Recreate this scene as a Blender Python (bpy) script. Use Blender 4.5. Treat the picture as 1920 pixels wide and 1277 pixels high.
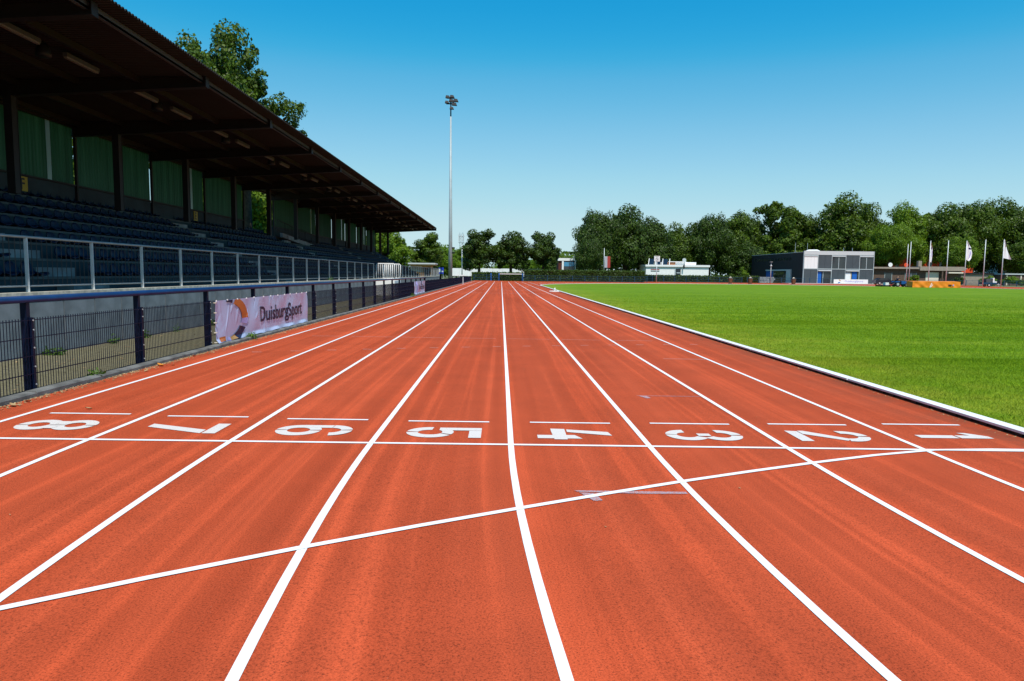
import bpy, bmesh, math, random
import numpy as np
from mathutils import Vector, Matrix, Euler
R = math.radians
random.seed(7)
for o in list(bpy.data.objects): bpy.data.objects.remove(o)
scene = bpy.context.scene
COL = scene.collection

# ------------------------------------------------------------------ camera
cam_d = bpy.data.cameras.new('camera'); cam = bpy.data.objects.new('camera', cam_d); COL.objects.link(cam)
pitch, yaw, roll = 0.09421, 0.01641, 0.01067
F = Vector((math.sin(yaw)*math.cos(pitch), math.cos(yaw)*math.cos(pitch), -math.sin(pitch)))
Rt = Vector((math.cos(yaw), -math.sin(yaw), 0)); Up = Rt.cross(F)
R2 = math.cos(roll)*Rt + math.sin(roll)*Up; U2 = -math.sin(roll)*Rt + math.cos(roll)*Up
cam.matrix_world = Matrix(((R2.x, U2.x, -F.x, -0.0999), (R2.y, U2.y, -F.y, -6.0938), (R2.z, U2.z, -F.z, 1.5228), (0, 0, 0, 1)))
cam_d.sensor_width = 36; cam_d.lens = 36*1330/1920; cam_d.clip_end = 4000; cam_d.clip_start = 0.05
scene.camera = cam

# ------------------------------------------------------------------ light
SUN_EL, SUN_AZ = 60.0, 163.0          # azimuth clockwise from +Y
world = bpy.data.worlds.new('World'); scene.world = world; world.use_nodes = True
wn = world.node_tree.nodes; wl = world.node_tree.links
sky = wn.new('ShaderNodeTexSky'); sky.sky_type = 'NISHITA'; sky.sun_disc = False
sky.sun_elevation = R(SUN_EL); sky.sun_rotation = R(SUN_AZ); sky.ozone_density = 1.5; sky.dust_density = 0.02; sky.air_density = 0.6; sky.altitude = 0
bg = wn['Background']; bg.inputs['Strength'].default_value = 0.148
def wmul(src, c):
    t = wn.new('ShaderNodeMix'); t.data_type = 'RGBA'; t.blend_type = 'MULTIPLY'; t.inputs[0].default_value = 1.0; t.inputs[7].default_value = (*c, 1); wl.new(src, t.inputs[6]); return t.outputs[2]
SK = 0.148
gm = wn.new('ShaderNodeGamma'); gm.inputs['Gamma'].default_value = 0.68; wl.new(sky.outputs[0], gm.inputs['Color'])
hs = wn.new('ShaderNodeHueSaturation'); hs.inputs['Hue'].default_value = 0.49; hs.inputs['Saturation'].default_value = 1.6; wl.new(gm.outputs[0], hs.inputs['Color'])
cu = wn.new('ShaderNodeRGBCurve'); cu.mapping.use_clip = False; cu.mapping.extend = 'HORIZONTAL'
for ch, pts in enumerate((((0, 0), (0.035, 0.006), (0.05, 0.022), (0.067, 0.105), (0.125, 0.30), (0.20, 0.43), (0.30, 0.53), (0.60, 0.58), (1, 0.60)),
                          ((0, 0), (0.238, 0.342), (0.296, 0.455), (0.43, 0.63), (0.50, 0.69), (0.69, 0.76), (1, 0.79)),
                          ((0, 0), (0.50, 0.68), (0.61, 0.755), (0.776, 0.83), (1, 0.835)))):
    c = cu.mapping.curves[ch]
    while len(c.points) < len(pts): c.points.new(0.5, 0.5)
    for p, q in zip(c.points, pts): p.location = q; p.handle_type = 'AUTO_CLAMPED'
cu.mapping.update()
wl.new(wmul(hs.outputs[0], (1.15*SK, 1.5*SK, 1.6*SK)), cu.inputs['Color'])
wl.new(wmul(cu.outputs[0], (1/SK,)*3), bg.inputs['Color'])
sd = bpy.data.lights.new('sun', 'SUN'); sd.energy = 5.0; sd.angle = R(0.5); sd.color = (1, 0.95, 0.88)
so = bpy.data.objects.new('sun', sd); COL.objects.link(so)
az = R(SUN_AZ); el = R(SUN_EL)
sdir = Vector((math.sin(az)*math.cos(el), math.cos(az)*math.cos(el), math.sin(el)))
so.rotation_euler = sdir.to_track_quat('Z', 'Y').to_euler(); so.location = (20, -40, 60)
vs = scene.view_settings; vs.view_transform = 'Standard'; vs.look = 'None'; vs.exposure = 0.0; vs.gamma = 1.0; vs.use_curve_mapping = False
scene.render.engine = 'CYCLES'

# ------------------------------------------------------------------ materials
def mat(name, col, rough=0.8, var=0.0, scale=5.0, bump=0.0, bscale=None, metal=0.0, spec=0.3, col2=None, detail=4.0, bdist=0.01):
    m = bpy.data.materials.new(name); m.use_nodes = True
    n = m.node_tree.nodes; l = m.node_tree.links; b = n['Principled BSDF']
    b.inputs['Roughness'].default_value = rough; b.inputs['Metallic'].default_value = metal
    b.inputs['Specular IOR Level'].default_value = spec
    c = (*col, 1)
    b.inputs['Base Color'].default_value = c
    tc = n.new('ShaderNodeTexCoord')
    if var or col2:
        t = n.new('ShaderNodeTexNoise'); t.inputs['Scale'].default_value = scale; t.inputs['Detail'].default_value = detail
        l.new(tc.outputs['Object'], t.inputs['Vector'])
        rp = n.new('ShaderNodeValToRGB'); rp.color_ramp.elements[0].position = 0.32; rp.color_ramp.elements[1].position = 0.68
        if col2: a, d = c, (*col2, 1)
        else: a = tuple(x*(1-var) for x in col)+(1,); d = tuple(min(1, x*(1+var)) for x in col)+(1,)
        rp.color_ramp.elements[0].color = a; rp.color_ramp.elements[1].color = d
        l.new(t.outputs['Fac'], rp.inputs['Fac']); l.new(rp.outputs['Color'], b.inputs['Base Color'])
    if bump:
        t2 = n.new('ShaderNodeTexNoise'); t2.inputs['Scale'].default_value = bscale or scale*4; t2.inputs['Detail'].default_value = 5
        l.new(tc.outputs['Object'], t2.inputs['Vector'])
        bp = n.new('ShaderNodeBump'); bp.inputs['Strength'].default_value = bump; bp.inputs['Distance'].default_value = bdist
        l.new(t2.outputs['Fac'], bp.inputs['Height']); l.new(bp.outputs['Normal'], b.inputs['Normal'])
    return m

def N(m, t, **kw):
    nd = m.node_tree.nodes.new(t)
    for k, v in kw.items():
        if k in nd.inputs.keys(): nd.inputs[k].default_value = v
        else: setattr(nd, k, v)
    return nd
def ramp(m, stops):
    r = m.node_tree.nodes.new('ShaderNodeValToRGB'); e = r.color_ramp.elements
    while len(e) < len(stops): e.new(0.5)
    for i, (p, c) in enumerate(stops): e[i].position = p; e[i].color = (*c, 1)
    return r
def mixc(m, fac, a, b, mode='MIX'):
    x = m.node_tree.nodes.new('ShaderNodeMix'); x.data_type = 'RGBA'; x.blend_type = mode; L = m.node_tree.links
    for s, v in ((x.inputs[0], fac), (x.inputs[6], a), (x.inputs[7], b)):
        if hasattr(v, 'is_output'): L.new(v, s)
        else: s.default_value = v if not isinstance(v, tuple) else (*v, 1)
    return x.outputs[2]

M = {}
def track_material():
    m = bpy.data.materials.new('tartan'); m.use_nodes = True; L = m.node_tree.links; b = m.node_tree.nodes['Principled BSDF']
    uv = N(m, 'ShaderNodeUVMap'); tc = N(m, 'ShaderNodeTexCoord')
    mp = N(m, 'ShaderNodeMapping'); mp.inputs['Scale'].default_value = (2.6, 0.07, 1); L.new(uv.outputs[0], mp.inputs[0])
    s1 = N(m, 'ShaderNodeTexNoise', Scale=1.0, Detail=3.0, Roughness=0.55); L.new(mp.outputs[0], s1.inputs['Vector'])
    mp2 = N(m, 'ShaderNodeMapping'); mp2.inputs['Scale'].default_value = (4.6, 0.045, 1); L.new(uv.outputs[0], mp2.inputs[0])
    s2 = N(m, 'ShaderNodeTexNoise', Scale=1.0, Detail=3.5, Roughness=0.55); L.new(mp2.outputs[0], s2.inputs['Vector'])
    blot = N(m, 'ShaderNodeTexNoise', Scale=1.1, Detail=5.0, Roughness=0.6); L.new(tc.outputs['Object'], blot.inputs['Vector'])
    r1 = ramp(m, [(0.30, (0.42, 0.060, 0.021)), (0.72, (0.515, 0.082, 0.031))]); L.new(s1.outputs['Fac'], r1.inputs[0])
    r2 = ramp(m, [(0.36, (0.86, 0.86, 0.88)), (0.52, (0.96, 0.96, 0.96)), (0.60, (1.20, 1.20, 1.18)), (0.66, (1.05, 1.05, 1.05))]); L.new(s2.outputs['Fac'], r2.inputs[0])
    c = mixc(m, 1.0, r1.outputs[0], r2.outputs[0], 'MULTIPLY')
    r3 = ramp(m, [(0.28, (0.84, 0.86, 0.88)), (0.68, (1.06, 1.06, 1.06))]); L.new(blot.outputs['Fac'], r3.inputs[0])
    c = mixc(m, 1.0, c, r3.outputs[0], 'MULTIPLY')
    g = N(m, 'ShaderNodeTexNoise', Scale=105.0, Detail=4.0, Roughness=0.8); L.new(tc.outputs['Object'], g.inputs['Vector'])
    r4 = ramp(m, [(0.34, (0.16, 0.22, 0.36)), (0.47, (1, 1, 1)), (0.70, (1.5, 1.5, 1.5))]); L.new(g.outputs['Fac'], r4.inputs[0])
    c = mixc(m, 0.85, c, mixc(m, 1.0, c, r4.outputs[0], 'MULTIPLY'))
    # dirt gathered along the kerb
    su = N(m, 'ShaderNodeSeparateXYZ'); L.new(uv.outputs[0], su.inputs[0])
    dm = N(m, 'ShaderNodeMapRange'); dm.inputs['From Min'].default_value = 0.05; dm.inputs['From Max'].default_value = 0.75; dm.inputs['To Min'].default_value = 0.85; dm.inputs['To Max'].default_value = 0.0; L.new(su.outputs[0], dm.inputs[0])
    dn = N(m, 'ShaderNodeTexNoise', Scale=2.2, Detail=6.0, Roughness=0.7); L.new(tc.outputs['Object'], dn.inputs['Vector'])
    dr = ramp(m, [(0.38, (0, 0, 0)), (0.66, (1, 1, 1))]); L.new(dn.outputs['Fac'], dr.inputs[0])
    dx = N(m, 'ShaderNodeMath', operation='MULTIPLY'); L.new(dm.outputs[0], dx.inputs[0]); L.new(dr.outputs[0], dx.inputs[1])
    c = mixc(m, dx.outputs[0], c, (0.16, 0.055, 0.032))
    # pale flecks of debris
    v = N(m, 'ShaderNodeTexVoronoi', Scale=14.0); L.new(tc.outputs['Object'], v.inputs['Vector'])
    r5 = ramp(m, [(0.0, (1, 1, 1)), (0.028, (0, 0, 0))]); L.new(v.outputs['Distance'], r5.inputs[0])
    c = mixc(m, r5.outputs[0], c, (0.62, 0.42, 0.28))
    L.new(c, b.inputs['Base Color']); b.inputs['Roughness'].default_value = 0.85; b.inputs['Specular IOR Level'].default_value = 0.04
    b.inputs['Sheen Weight'].default_value = 0.22; b.inputs['Sheen Roughness'].default_value = 0.5; b.inputs['Sheen Tint'].default_value = (1, 0.26, 0.10, 1)
    bp = N(m, 'ShaderNodeBump', Strength=0.45, Distance=0.004); L.new(g.outputs['Fac'], bp.inputs['Height']); L.new(bp.outputs[0], b.inputs['Normal'])
    return m
M['track'] = track_material()
def paint_material(name, col, wear, sc):
    m = bpy.data.materials.new(name); m.use_nodes = True; L = m.node_tree.links; b = m.node_tree.nodes['Principled BSDF']
    tc = N(m, 'ShaderNodeTexCoord'); g = N(m, 'ShaderNodeTexNoise', Scale=sc, Detail=4.0, Roughness=0.7); L.new(tc.outputs['Object'], g.inputs['Vector'])
    r = ramp(m, [(wear, (0.5, 0.12, 0.06)), (wear+0.07, col)]); L.new(g.outputs['Fac'], r.inputs[0])
    L.new(r.outputs[0], b.inputs['Base Color']); b.inputs['Roughness'].default_value = 0.7
    bp = N(m, 'ShaderNodeBump', Strength=0.3, Distance=0.003); L.new(g.outputs['Fac'], bp.inputs['Height']); L.new(bp.outputs[0], b.inputs['Normal'])
    return m
M['line'] = paint_material('line_paint', (0.80, 0.80, 0.78), 0.29, 100)
M['number'] = paint_material('number_paint', (0.66, 0.61, 0.56), 0.33, 95)
M['faint'] = paint_material('faint_paint', (0.66, 0.42, 0.36), 0.40, 60)
M['arrow'] = paint_material('arrow_paint', (0.36, 0.33, 0.38), 0.45, 120)

def grass_material(name, blades=False):
    m = bpy.data.materials.new(name); m.use_nodes = True; L = m.node_tree.links; b = m.node_tree.nodes['Principled BSDF']
    tc = N(m, 'ShaderNodeTexCoord')
    mp = N(m, 'ShaderNodeMapping'); mp.inputs['Scale'].default_value = (0.10, 0.55, 1); L.new(tc.outputs['Object'], mp.inputs[0])
    a = N(m, 'ShaderNodeTexNoise', Scale=1.0, Detail=5.0, Roughness=0.6); L.new(mp.outputs[0], a.inputs['Vector'])
    r = ramp(m, [(0.28, (0.094, 0.186, 0.005)), (0.52, (0.140, 0.244, 0.009)), (0.76, (0.220, 0.298, 0.024))]); L.new(a.outputs['Fac'], r.inputs[0])
    p = N(m, 'ShaderNodeTexNoise', Scale=1.3, Detail=6.0, Roughness=0.7); L.new(tc.outputs['Object'], p.inputs['Vector'])
    r2 = ramp(m, [(0.34, (0.82, 0.85, 0.8)), (0.66, (1.10, 1.08, 1.1))]); L.new(p.outputs['Fac'], r2.inputs[0])
    c = mixc(m, 1.0, r.outputs[0], r2.outputs[0], 'MULTIPLY')
    sx = N(m, 'ShaderNodeSeparateXYZ'); L.new(tc.outputs['Object'], sx.inputs[0])
    ed = N(m, 'ShaderNodeMapRange'); ed.inputs['From Min'].default_value = 5.0; ed.inputs['From Max'].default_value = 8.5; ed.inputs['To Min'].default_value = 0.75; ed.inputs['To Max'].default_value = 0.0; L.new(sx.outputs[0], ed.inputs[0])
    wn_ = N(m, 'ShaderNodeTexNoise', Scale=0.9, Detail=5.0, Roughness=0.65); L.new(tc.outputs['Object'], wn_.inputs['Vector'])
    wr = ramp(m, [(0.36, (0.15, 0.15, 0.15)), (0.64, (1, 1, 1))]); L.new(wn_.outputs['Fac'], wr.inputs[0])
    mu = N(m, 'ShaderNodeMath', operation='MULTIPLY'); L.new(ed.outputs[0], mu.inputs[0]); L.new(wr.outputs[0], mu.inputs[1])
    c = mixc(m, mu.outputs[0], c, (0.270, 0.285, 0.030))
    if blades:
        gi = N(m, 'ShaderNodeNewGeometry'); r3 = ramp(m, [(0.0, (0.95, 0.97, 0.85)), (0.8, (1.4, 1.34, 1.3)), (1.0, (2.2, 1.7, 2.2))]); L.new(gi.outputs['Random Per Island'], r3.inputs[0])
        c = mixc(m, 1.0, c, r3.outputs[0], 'MULTIPLY')
    else:
        q = N(m, 'ShaderNodeTexNoise', Scale=34.0, Detail=4.0, Roughness=0.75); L.new(tc.outputs['Object'], q.inputs['Vector'])
        r3 = ramp(m, [(0.3, (0.68, 0.72, 0.66)), (0.7, (1.22, 1.2, 1.2))]); L.new(q.outputs['Fac'], r3.inputs[0])
        c = mixc(m, 1.0, c, r3.outputs[0], 'MULTIPLY')
        bp = N(m, 'ShaderNodeBump', Strength=0.35, Distance=0.03); L.new(q.outputs['Fac'], bp.inputs['Height']); L.new(bp.outputs[0], b.inputs['Normal'])
    L.new(c, b.inputs['Base Color']); b.inputs['Roughness'].default_value = 0.8; b.inputs['Specular IOR Level'].default_value = 0.05
    return m
M['grass'] = grass_material('lawn'); M['blade'] = grass_material('lawn_blades', True)

def leaf_material(name, dark, light, trans=0.35):
    m = bpy.data.materials.new(name); m.use_nodes = True; L = m.node_tree.links; n = m.node_tree.nodes; b = n['Principled BSDF']
    gi = N(m, 'ShaderNodeNewGeometry'); tc = N(m, 'ShaderNodeTexCoord')
    cl = N(m, 'ShaderNodeTexNoise', Scale=0.55, Detail=2.0); L.new(tc.outputs['Object'], cl.inputs['Vector'])
    ad = N(m, 'ShaderNodeMath', operation='MULTIPLY_ADD'); ad.inputs[1].default_value = 0.45; L.new(gi.outputs['Random Per Island'], ad.inputs[0])
    sc = N(m, 'ShaderNodeMath', operation='MULTIPLY_ADD'); sc.inputs[1].default_value = 0.9; sc.inputs[2].default_value = -0.17; L.new(cl.outputs['Fac'], sc.inputs[0]); L.new(sc.outputs[0], ad.inputs[2])
    r = ramp(m, [(0.15, dark), (0.85, light)]); L.new(ad.outputs[0], r.inputs[0]); L.new(r.outputs[0], b.inputs['Base Color'])
    b.inputs['Roughness'].default_value = 0.5; b.inputs['Specular IOR Level'].default_value = 0.25
    t = N(m, 'ShaderNodeBsdfTranslucent'); L.new(mixc(m, 1.0, r.outputs[0], (1.5, 1.4, 0.5), 'MULTIPLY'), t.inputs['Color'])
    mx = N(m, 'ShaderNodeMixShader'); mx.inputs[0].default_value = trans
    L.new(b.outputs[0], mx.inputs[1]); L.new(t.outputs[0], mx.inputs[2]); L.new(mx.outputs[0], n['Material Output'].inputs['Surface'])
    return m
M['leaf'] = leaf_material('leaf_green', (0.015, 0.038, 0.004), (0.115, 0.185, 0.010), 0.24)
M['leaf_dark'] = leaf_material('leaf_dark', (0.009, 0.025, 0.004), (0.068, 0.120, 0.008), 0.16)
M['leaf_lime'] = leaf_material('leaf_lime', (0.075, 0.150, 0.012), (0.190, 0.300, 0.022), 0.45)
M['leaf_mid'] = leaf_material('leaf_mid', (0.048, 0.105, 0.008), (0.200, 0.310, 0.018), 0.38)
M['hedge'] = leaf_material('leaf_hedge', (0.024, 0.058, 0.010), (0.075, 0.125, 0.016), 0.2)
M['bark'] = mat('bark', (0.06, 0.045, 0.032), 0.9, 0.4, 6, 0.6, 20)
M['concrete'] = mat('concrete', (0.115, 0.125, 0.128), 0.85, scale=2.3, col2=(0.25, 0.265, 0.27), bump=0.15, bscale=40, detail=9)
M['coping'] = mat('coping', (0.55, 0.50, 0.40), 0.85, 0.25, 9, 0.2, 40)
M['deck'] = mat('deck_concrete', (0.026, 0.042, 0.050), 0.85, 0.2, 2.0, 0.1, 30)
M['kerbstone'] = mat('kerbstone', (0.14, 0.14, 0.13), 0.9, 0.35, 5, 0.3, 60)
M['seat'] = mat('seat_blue', (0.0018, 0.010, 0.036), 0.5, spec=0.16)
M['steel_dark'] = mat('dark_steel', (0.012, 0.011, 0.012), 0.6, 0.2, 3)
M['steel_edge'] = mat('eave_steel', (0.055, 0.062, 0.066), 0.5)
M['rail_steel'] = mat('rail_steel', (0.21, 0.24, 0.25), 0.5, 0.1, 6)
M['nosing'] = mat('nosing_concrete', (0.075, 0.085, 0.085), 0.85, 0.2, 3)
M['baluster'] = mat('baluster_steel', (0.040, 0.036, 0.036), 0.6)
M['roof'] = mat('roof_sheet', (0.019, 0.0175, 0.0165), 0.8, 0.12, 0.7)
M['galv'] = mat('galvanised', (0.55, 0.60, 0.62), 0.45, 0.12, 8, metal=0.55)
M['galv_light'] = mat('galvanised_light', (0.62, 0.66, 0.67), 0.5, 0.10, 5, metal=0.2)
M['navy'] = mat('navy_coating', (0.0015, 0.005, 0.022), 0.5, 0.15, 6, spec=0.2)
M['blue_rail'] = mat('blue_coating', (0.004, 0.032, 0.115), 0.35, 0.15, 4, spec=0.4)
M['blue_paint'] = mat('blue_paint', (0.012, 0.11, 0.42), 0.45, 0.1, 3)
M['blue_fence'] = mat('petrol_fence', (0.012, 0.055, 0.11), 0.5)
M['lamp'] = mat('lamp_plastic', (0.16, 0.155, 0.145), 0.4)
M['black'] = mat('black_plastic', (0.012, 0.012, 0.014), 0.5)
M['yellow'] = mat('yellow_sign', (0.36, 0.25, 0.015), 0.5)
M['white'] = mat('white_paint', (0.80, 0.80, 0.78), 0.6, 0.05, 2)
M['white_alu'] = mat('white_aluminium', (0.80, 0.80, 0.78), 0.5, 0.06, 3, 0.1, 12)
M['gravel'] = mat('gravel', (0.105, 0.095, 0.050), 0.95, scale=28, col2=(0.20, 0.180, 0.105), bump=0.8, bscale=70, detail=8, bdist=0.02)
M['ground'] = mat('ground', (0.10, 0.12, 0.04), 0.95, scale=0.3, col2=(0.14, 0.15, 0.07), bump=0.3, bscale=6)
M['paving'] = mat('paving', (0.42, 0.40, 0.37), 0.9, 0.1, 1.5)
M['weed'] = leaf_material('weed', (0.06, 0.12, 0.02), (0.12, 0.22, 0.03), 0.3)
M['litter'] = mat('dry_leaf', (0.28, 0.16, 0.07), 0.9, scale=3, col2=(0.45, 0.33, 0.17))
M['orange_leaf'] = mat('orange_leaf', (0.55, 0.22, 0.03), 0.9)
M['banner'] = mat('banner_vinyl', (0.44, 0.48, 0.68), 0.25, 0.05, 1.5, spec=0.5)
M['b_navy'] = mat('print_navy', (0.016, 0.009, 0.045), 0.45, spec=0.2)
M['b_orange'] = mat('print_orange', (0.50, 0.13, 0.02), 0.35)
M['b_lav'] = mat('print_lavender', (0.38, 0.36, 0.68), 0.35)
M['b_ochre'] = mat('print_ochre', (0.45, 0.24, 0.06), 0.35)
M['clad_black'] = mat('black_cladding', (0.020, 0.021, 0.026), 0.7, 0.2, 2)
M['clad_grey'] = mat('grey_panel', (0.060, 0.075, 0.084), 0.6, 0.08, 1)
M['frame_grey'] = mat('pale_frame', (0.40, 0.46, 0.46), 0.5)
M['header'] = mat('pale_header', (0.52, 0.55, 0.55), 0.5)
M['glass'] = mat('dark_glass', (0.030, 0.034, 0.036), 0.08, spec=0.8)
M['glass_blue'] = mat('blue_glass', (0.05, 0.25, 0.42), 0.1, spec=0.8)
M['blind'] = mat('white_blind', (0.78, 0.78, 0.76), 0.7)
M['brick_brown'] = mat('brown_brick', (0.115, 0.075, 0.055), 0.9, 0.25, 3, 0.3, 20)
M['brick_red'] = mat('red_brick', (0.10, 0.030, 0.022), 0.9, 0.2, 3)
M['red_wall'] = mat('orange_red_render', (0.72, 0.075, 0.022), 0.8, 0.1, 2)
M['beige'] = mat('beige_render', (0.30, 0.25, 0.20), 0.9, 0.12, 2)
M['cream'] = mat('cream_door', (0.70, 0.62, 0.50), 0.7)
M['wood'] = mat('kiosk_wood', (0.42, 0.24, 0.09), 0.75, 0.2, 4)
M['tile'] = mat('roof_terracotta', (0.40, 0.17, 0.08), 0.9, 0.15, 3)
M['solar'] = mat('solar_glass', (0.012, 0.018, 0.028), 0.15, spec=0.7)
M['orange_mat'] = mat('orange_tarpaulin', (0.78, 0.23, 0.015), 0.55, 0.06, 1)
M['bin'] = mat('brown_bin', (0.13, 0.055, 0.025), 0.6, 0.15, 4)
M['tractor'] = mat('tractor_blue', (0.015, 0.09, 0.26), 0.35)
M['rubber'] = mat('rubber', (0.015, 0.015, 0.015), 0.8)
M['car'] = mat('car_paint', (0.010, 0.014, 0.028), 0.15, spec=0.7)
M['skin'] = mat('skin', (0.50, 0.27, 0.18), 0.6)
M['shirt'] = mat('navy_shirt', (0.020, 0.026, 0.055), 0.9)
M['hair'] = mat('grey_hair', (0.28, 0.25, 0.22), 0.9)
M['stone'] = mat('grey_stone', (0.16, 0.17, 0.19), 0.9, scale=2.5, col2=(0.34, 0.35, 0.37), bump=0.6, bscale=8, bdist=0.05)
M['flag_white'] = mat('flag_cloth', (0.76, 0.76, 0.78), 0.8)
M['flag_red'] = mat('flag_red', (0.38, 0.05, 0.04), 0.8)
M['flag_grey'] = mat('flag_grey', (0.42, 0.42, 0.46), 0.8)
M['mast'] = mat('mast_steel', (0.36, 0.41, 0.42), 0.55, 0.1, 1.0, metal=0.2)
def panel_material():
    m = bpy.data.materials.new('green_translucent'); m.use_nodes = True; L = m.node_tree.links; n = m.node_tree.nodes; b = n['Principled BSDF']
    tc = N(m, 'ShaderNodeTexCoord'); mp = N(m, 'ShaderNodeMapping'); mp.inputs['Scale'].default_value = (1, 2.2, 0.12); L.new(tc.outputs['Object'], mp.inputs[0])
    t = N(m, 'ShaderNodeTexNoise', Scale=1.6, Detail=3.0); L.new(mp.outputs[0], t.inputs['Vector'])
    r = ramp(m, [(0.30, (0.014, 0.040, 0.014)), (0.70, (0.034, 0.078, 0.032))]); L.new(t.outputs['Fac'], r.inputs[0])
    L.new(r.outputs[0], b.inputs['Base Color']); b.inputs['Roughness'].default_value = 0.35
    tr = N(m, 'ShaderNodeBsdfTranslucent'); L.new(r.outputs[0], tr.inputs['Color'])
    mx = N(m, 'ShaderNodeMixShader'); mx.inputs[0].default_value = 0.75
    L.new(b.outputs[0], mx.inputs[1]); L.new(tr.outputs[0], mx.inputs[2]); L.new(mx.outputs[0], n['Material Output'].inputs['Surface'])
    return m
M['green_panel'] = panel_material()
M['clear_panel'] = mat('clear_sheet', (0.30, 0.40, 0.36), 0.3)
M['clear_panel'].node_tree.nodes['Principled BSDF'].inputs['Transmission Weight'].default_value = 0.6

# ------------------------------------------------------------------ mesh helpers
class MB:
    def __init__(s): s.v = []; s.f = []; s.uv = None
    def add(s, vs, fs):
        o = len(s.v); s.v += [tuple(p) for p in vs]; s.f += [tuple(i+o for i in f) for f in fs]; return s
    def box(s, x0, x1, y0, y1, z0, z1):
        return s.add([(x0,y0,z0),(x1,y0,z0),(x1,y1,z0),(x0,y1,z0),(x0,y0,z1),(x1,y0,z1),(x1,y1,z1),(x0,y1,z1)],
                     [(0,3,2,1),(4,5,6,7),(0,1,5,4),(1,2,6,5),(2,3,7,6),(3,0,4,7)])
    def hexa(s, p): return s.add(p, [(0,3,2,1),(4,5,6,7),(0,1,5,4),(1,2,6,5),(2,3,7,6),(3,0,4,7)])
    def tube(s, pts, r, n=8, cap=True):
        pts = [Vector(p) for p in pts]; k = len(pts); rr = r if isinstance(r, (list, tuple)) else [r]*k
        vs = []; fs = []
        for i, p in enumerate(pts):
            d = (pts[min(i+1, k-1)]-pts[max(i-1, 0)]).normalized()
            a = d.cross(Vector((0, 0, 1)) if abs(d.z) < 0.95 else Vector((1, 0, 0))).normalized(); b = d.cross(a)
            for j in range(n):
                t = 2*math.pi*j/n; vs.append(p+(a*math.cos(t)+b*math.sin(t))*rr[i])
        for i in range(k-1):
            for j in range(n): fs.append((i*n+j, i*n+(j+1) % n, (i+1)*n+(j+1) % n, (i+1)*n+j))
        if cap: fs.append(tuple(range(n))[::-1]); fs.append(tuple(range((k-1)*n, k*n)))
        return s.add(vs, fs)
    def prism(s, poly, z0, z1):
        n = len(poly); vs = [(x, y, z0) for x, y in poly]+[(x, y, z1) for x, y in poly]
        return s.add(vs, [tuple(range(n))[::-1], tuple(range(n, 2*n))]+[(i, (i+1) % n, n+(i+1) % n, n+i) for i in range(n)])
    def prismx(s, poly, x0, x1):     # poly in (y,z)
        n = len(poly); vs = [(x0, y, z) for y, z in poly]+[(x1, y, z) for y, z in poly]
        return s.add(vs, [tuple(range(n))[::-1], tuple(range(n, 2*n))]+[(i, (i+1) % n, n+(i+1) % n, n+i) for i in range(n)])
    def prismy(s, poly, y0, y1):     # poly in (x,z)
        n = len(poly); vs = [(x, y0, z) for x, z in poly]+[(x, y1, z) for x, z in poly]
        return s.add(vs, [tuple(range(n)), tuple(range(n, 2*n))[::-1]]+[(i, n+i, n+(i+1) % n, (i+1) % n) for i in range(n)])
    def disc(s, c, r, axis='y', t=0.05, n=16):
        vs = []
        for e in (0, 1):
            for j in range(n):
                a = 2*math.pi*j/n; u, w = r*math.cos(a), r*math.sin(a)
                vs.append((c[0]+u, c[1]+t*e, c[2]+w) if axis == 'y' else (c[0]+t*e, c[1]+u, c[2]+w) if axis == 'x' else (c[0]+u, c[1]+w, c[2]+t*e))
        return s.add(vs, [tuple(range(n)), tuple(range(n, 2*n))[::-1]]+[(j, n+j, n+(j+1) % n, (j+1) % n) for j in range(n)])
    def mesh(s, name, smooth=False):
        me = bpy.data.meshes.new(name); me.from_pydata(s.v, [], s.f); me.update()
        if smooth:
            for p in me.polygons: p.use_smooth = True
        return me
    def build(s, name, m, parent=None, loc=None, smooth=False, fix=True):
        me = s.mesh(name, smooth)
        if fix:
            bm = bmesh.new(); bm.from_mesh(me); bmesh.ops.recalc_face_normals(bm, faces=bm.faces); bm.to_mesh(me); bm.free()
        return link(name, me, m, parent, loc)
def link(name, me, m, parent=None, loc=None):
    if m is not None and not me.materials: me.materials.append(M[m] if isinstance(m, str) else m)
    o = bpy.data.objects.new(name, me); COL.objects.link(o)
    if parent: o.parent = parent
    if loc: o.location = loc
    return o
def tag(o, label=None, cat=None, group=None, kind=None):
    if label: o['label'] = label
    if cat: o['category'] = cat
    if group: o['group'] = group
    if kind: o['kind'] = kind
    return o
def empty(name, loc, label=None, cat=None, group=None, rz=0):
    o = bpy.data.objects.new(name, None); COL.objects.link(o); o.location = loc; o.rotation_euler.z = rz; o.empty_display_size = 0.2
    return tag(o, label, cat, group)
def dup(o, parent, loc):
    c = o.copy(); COL.objects.link(c); c.parent = parent; c.location = loc; return c
def np_mesh(name, verts, faces_n, k):        # verts (n,3), faces (m,k)
    me = bpy.data.meshes.new(name); nv, nf = len(verts), len(faces_n)
    me.vertices.add(nv); me.vertices.foreach_set('co', np.ascontiguousarray(verts, dtype=np.float32).ravel())
    me.loops.add(nf*k); me.loops.foreach_set('vertex_index', np.ascontiguousarray(faces_n, dtype=np.int32).ravel())
    me.polygons.add(nf); me.polygons.foreach_set('loop_start', np.arange(0, nf*k, k, dtype=np.int32)); me.polygons.foreach_set('loop_total', np.full(nf, k, dtype=np.int32))
    me.update(calc_edges=True); return me

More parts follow.
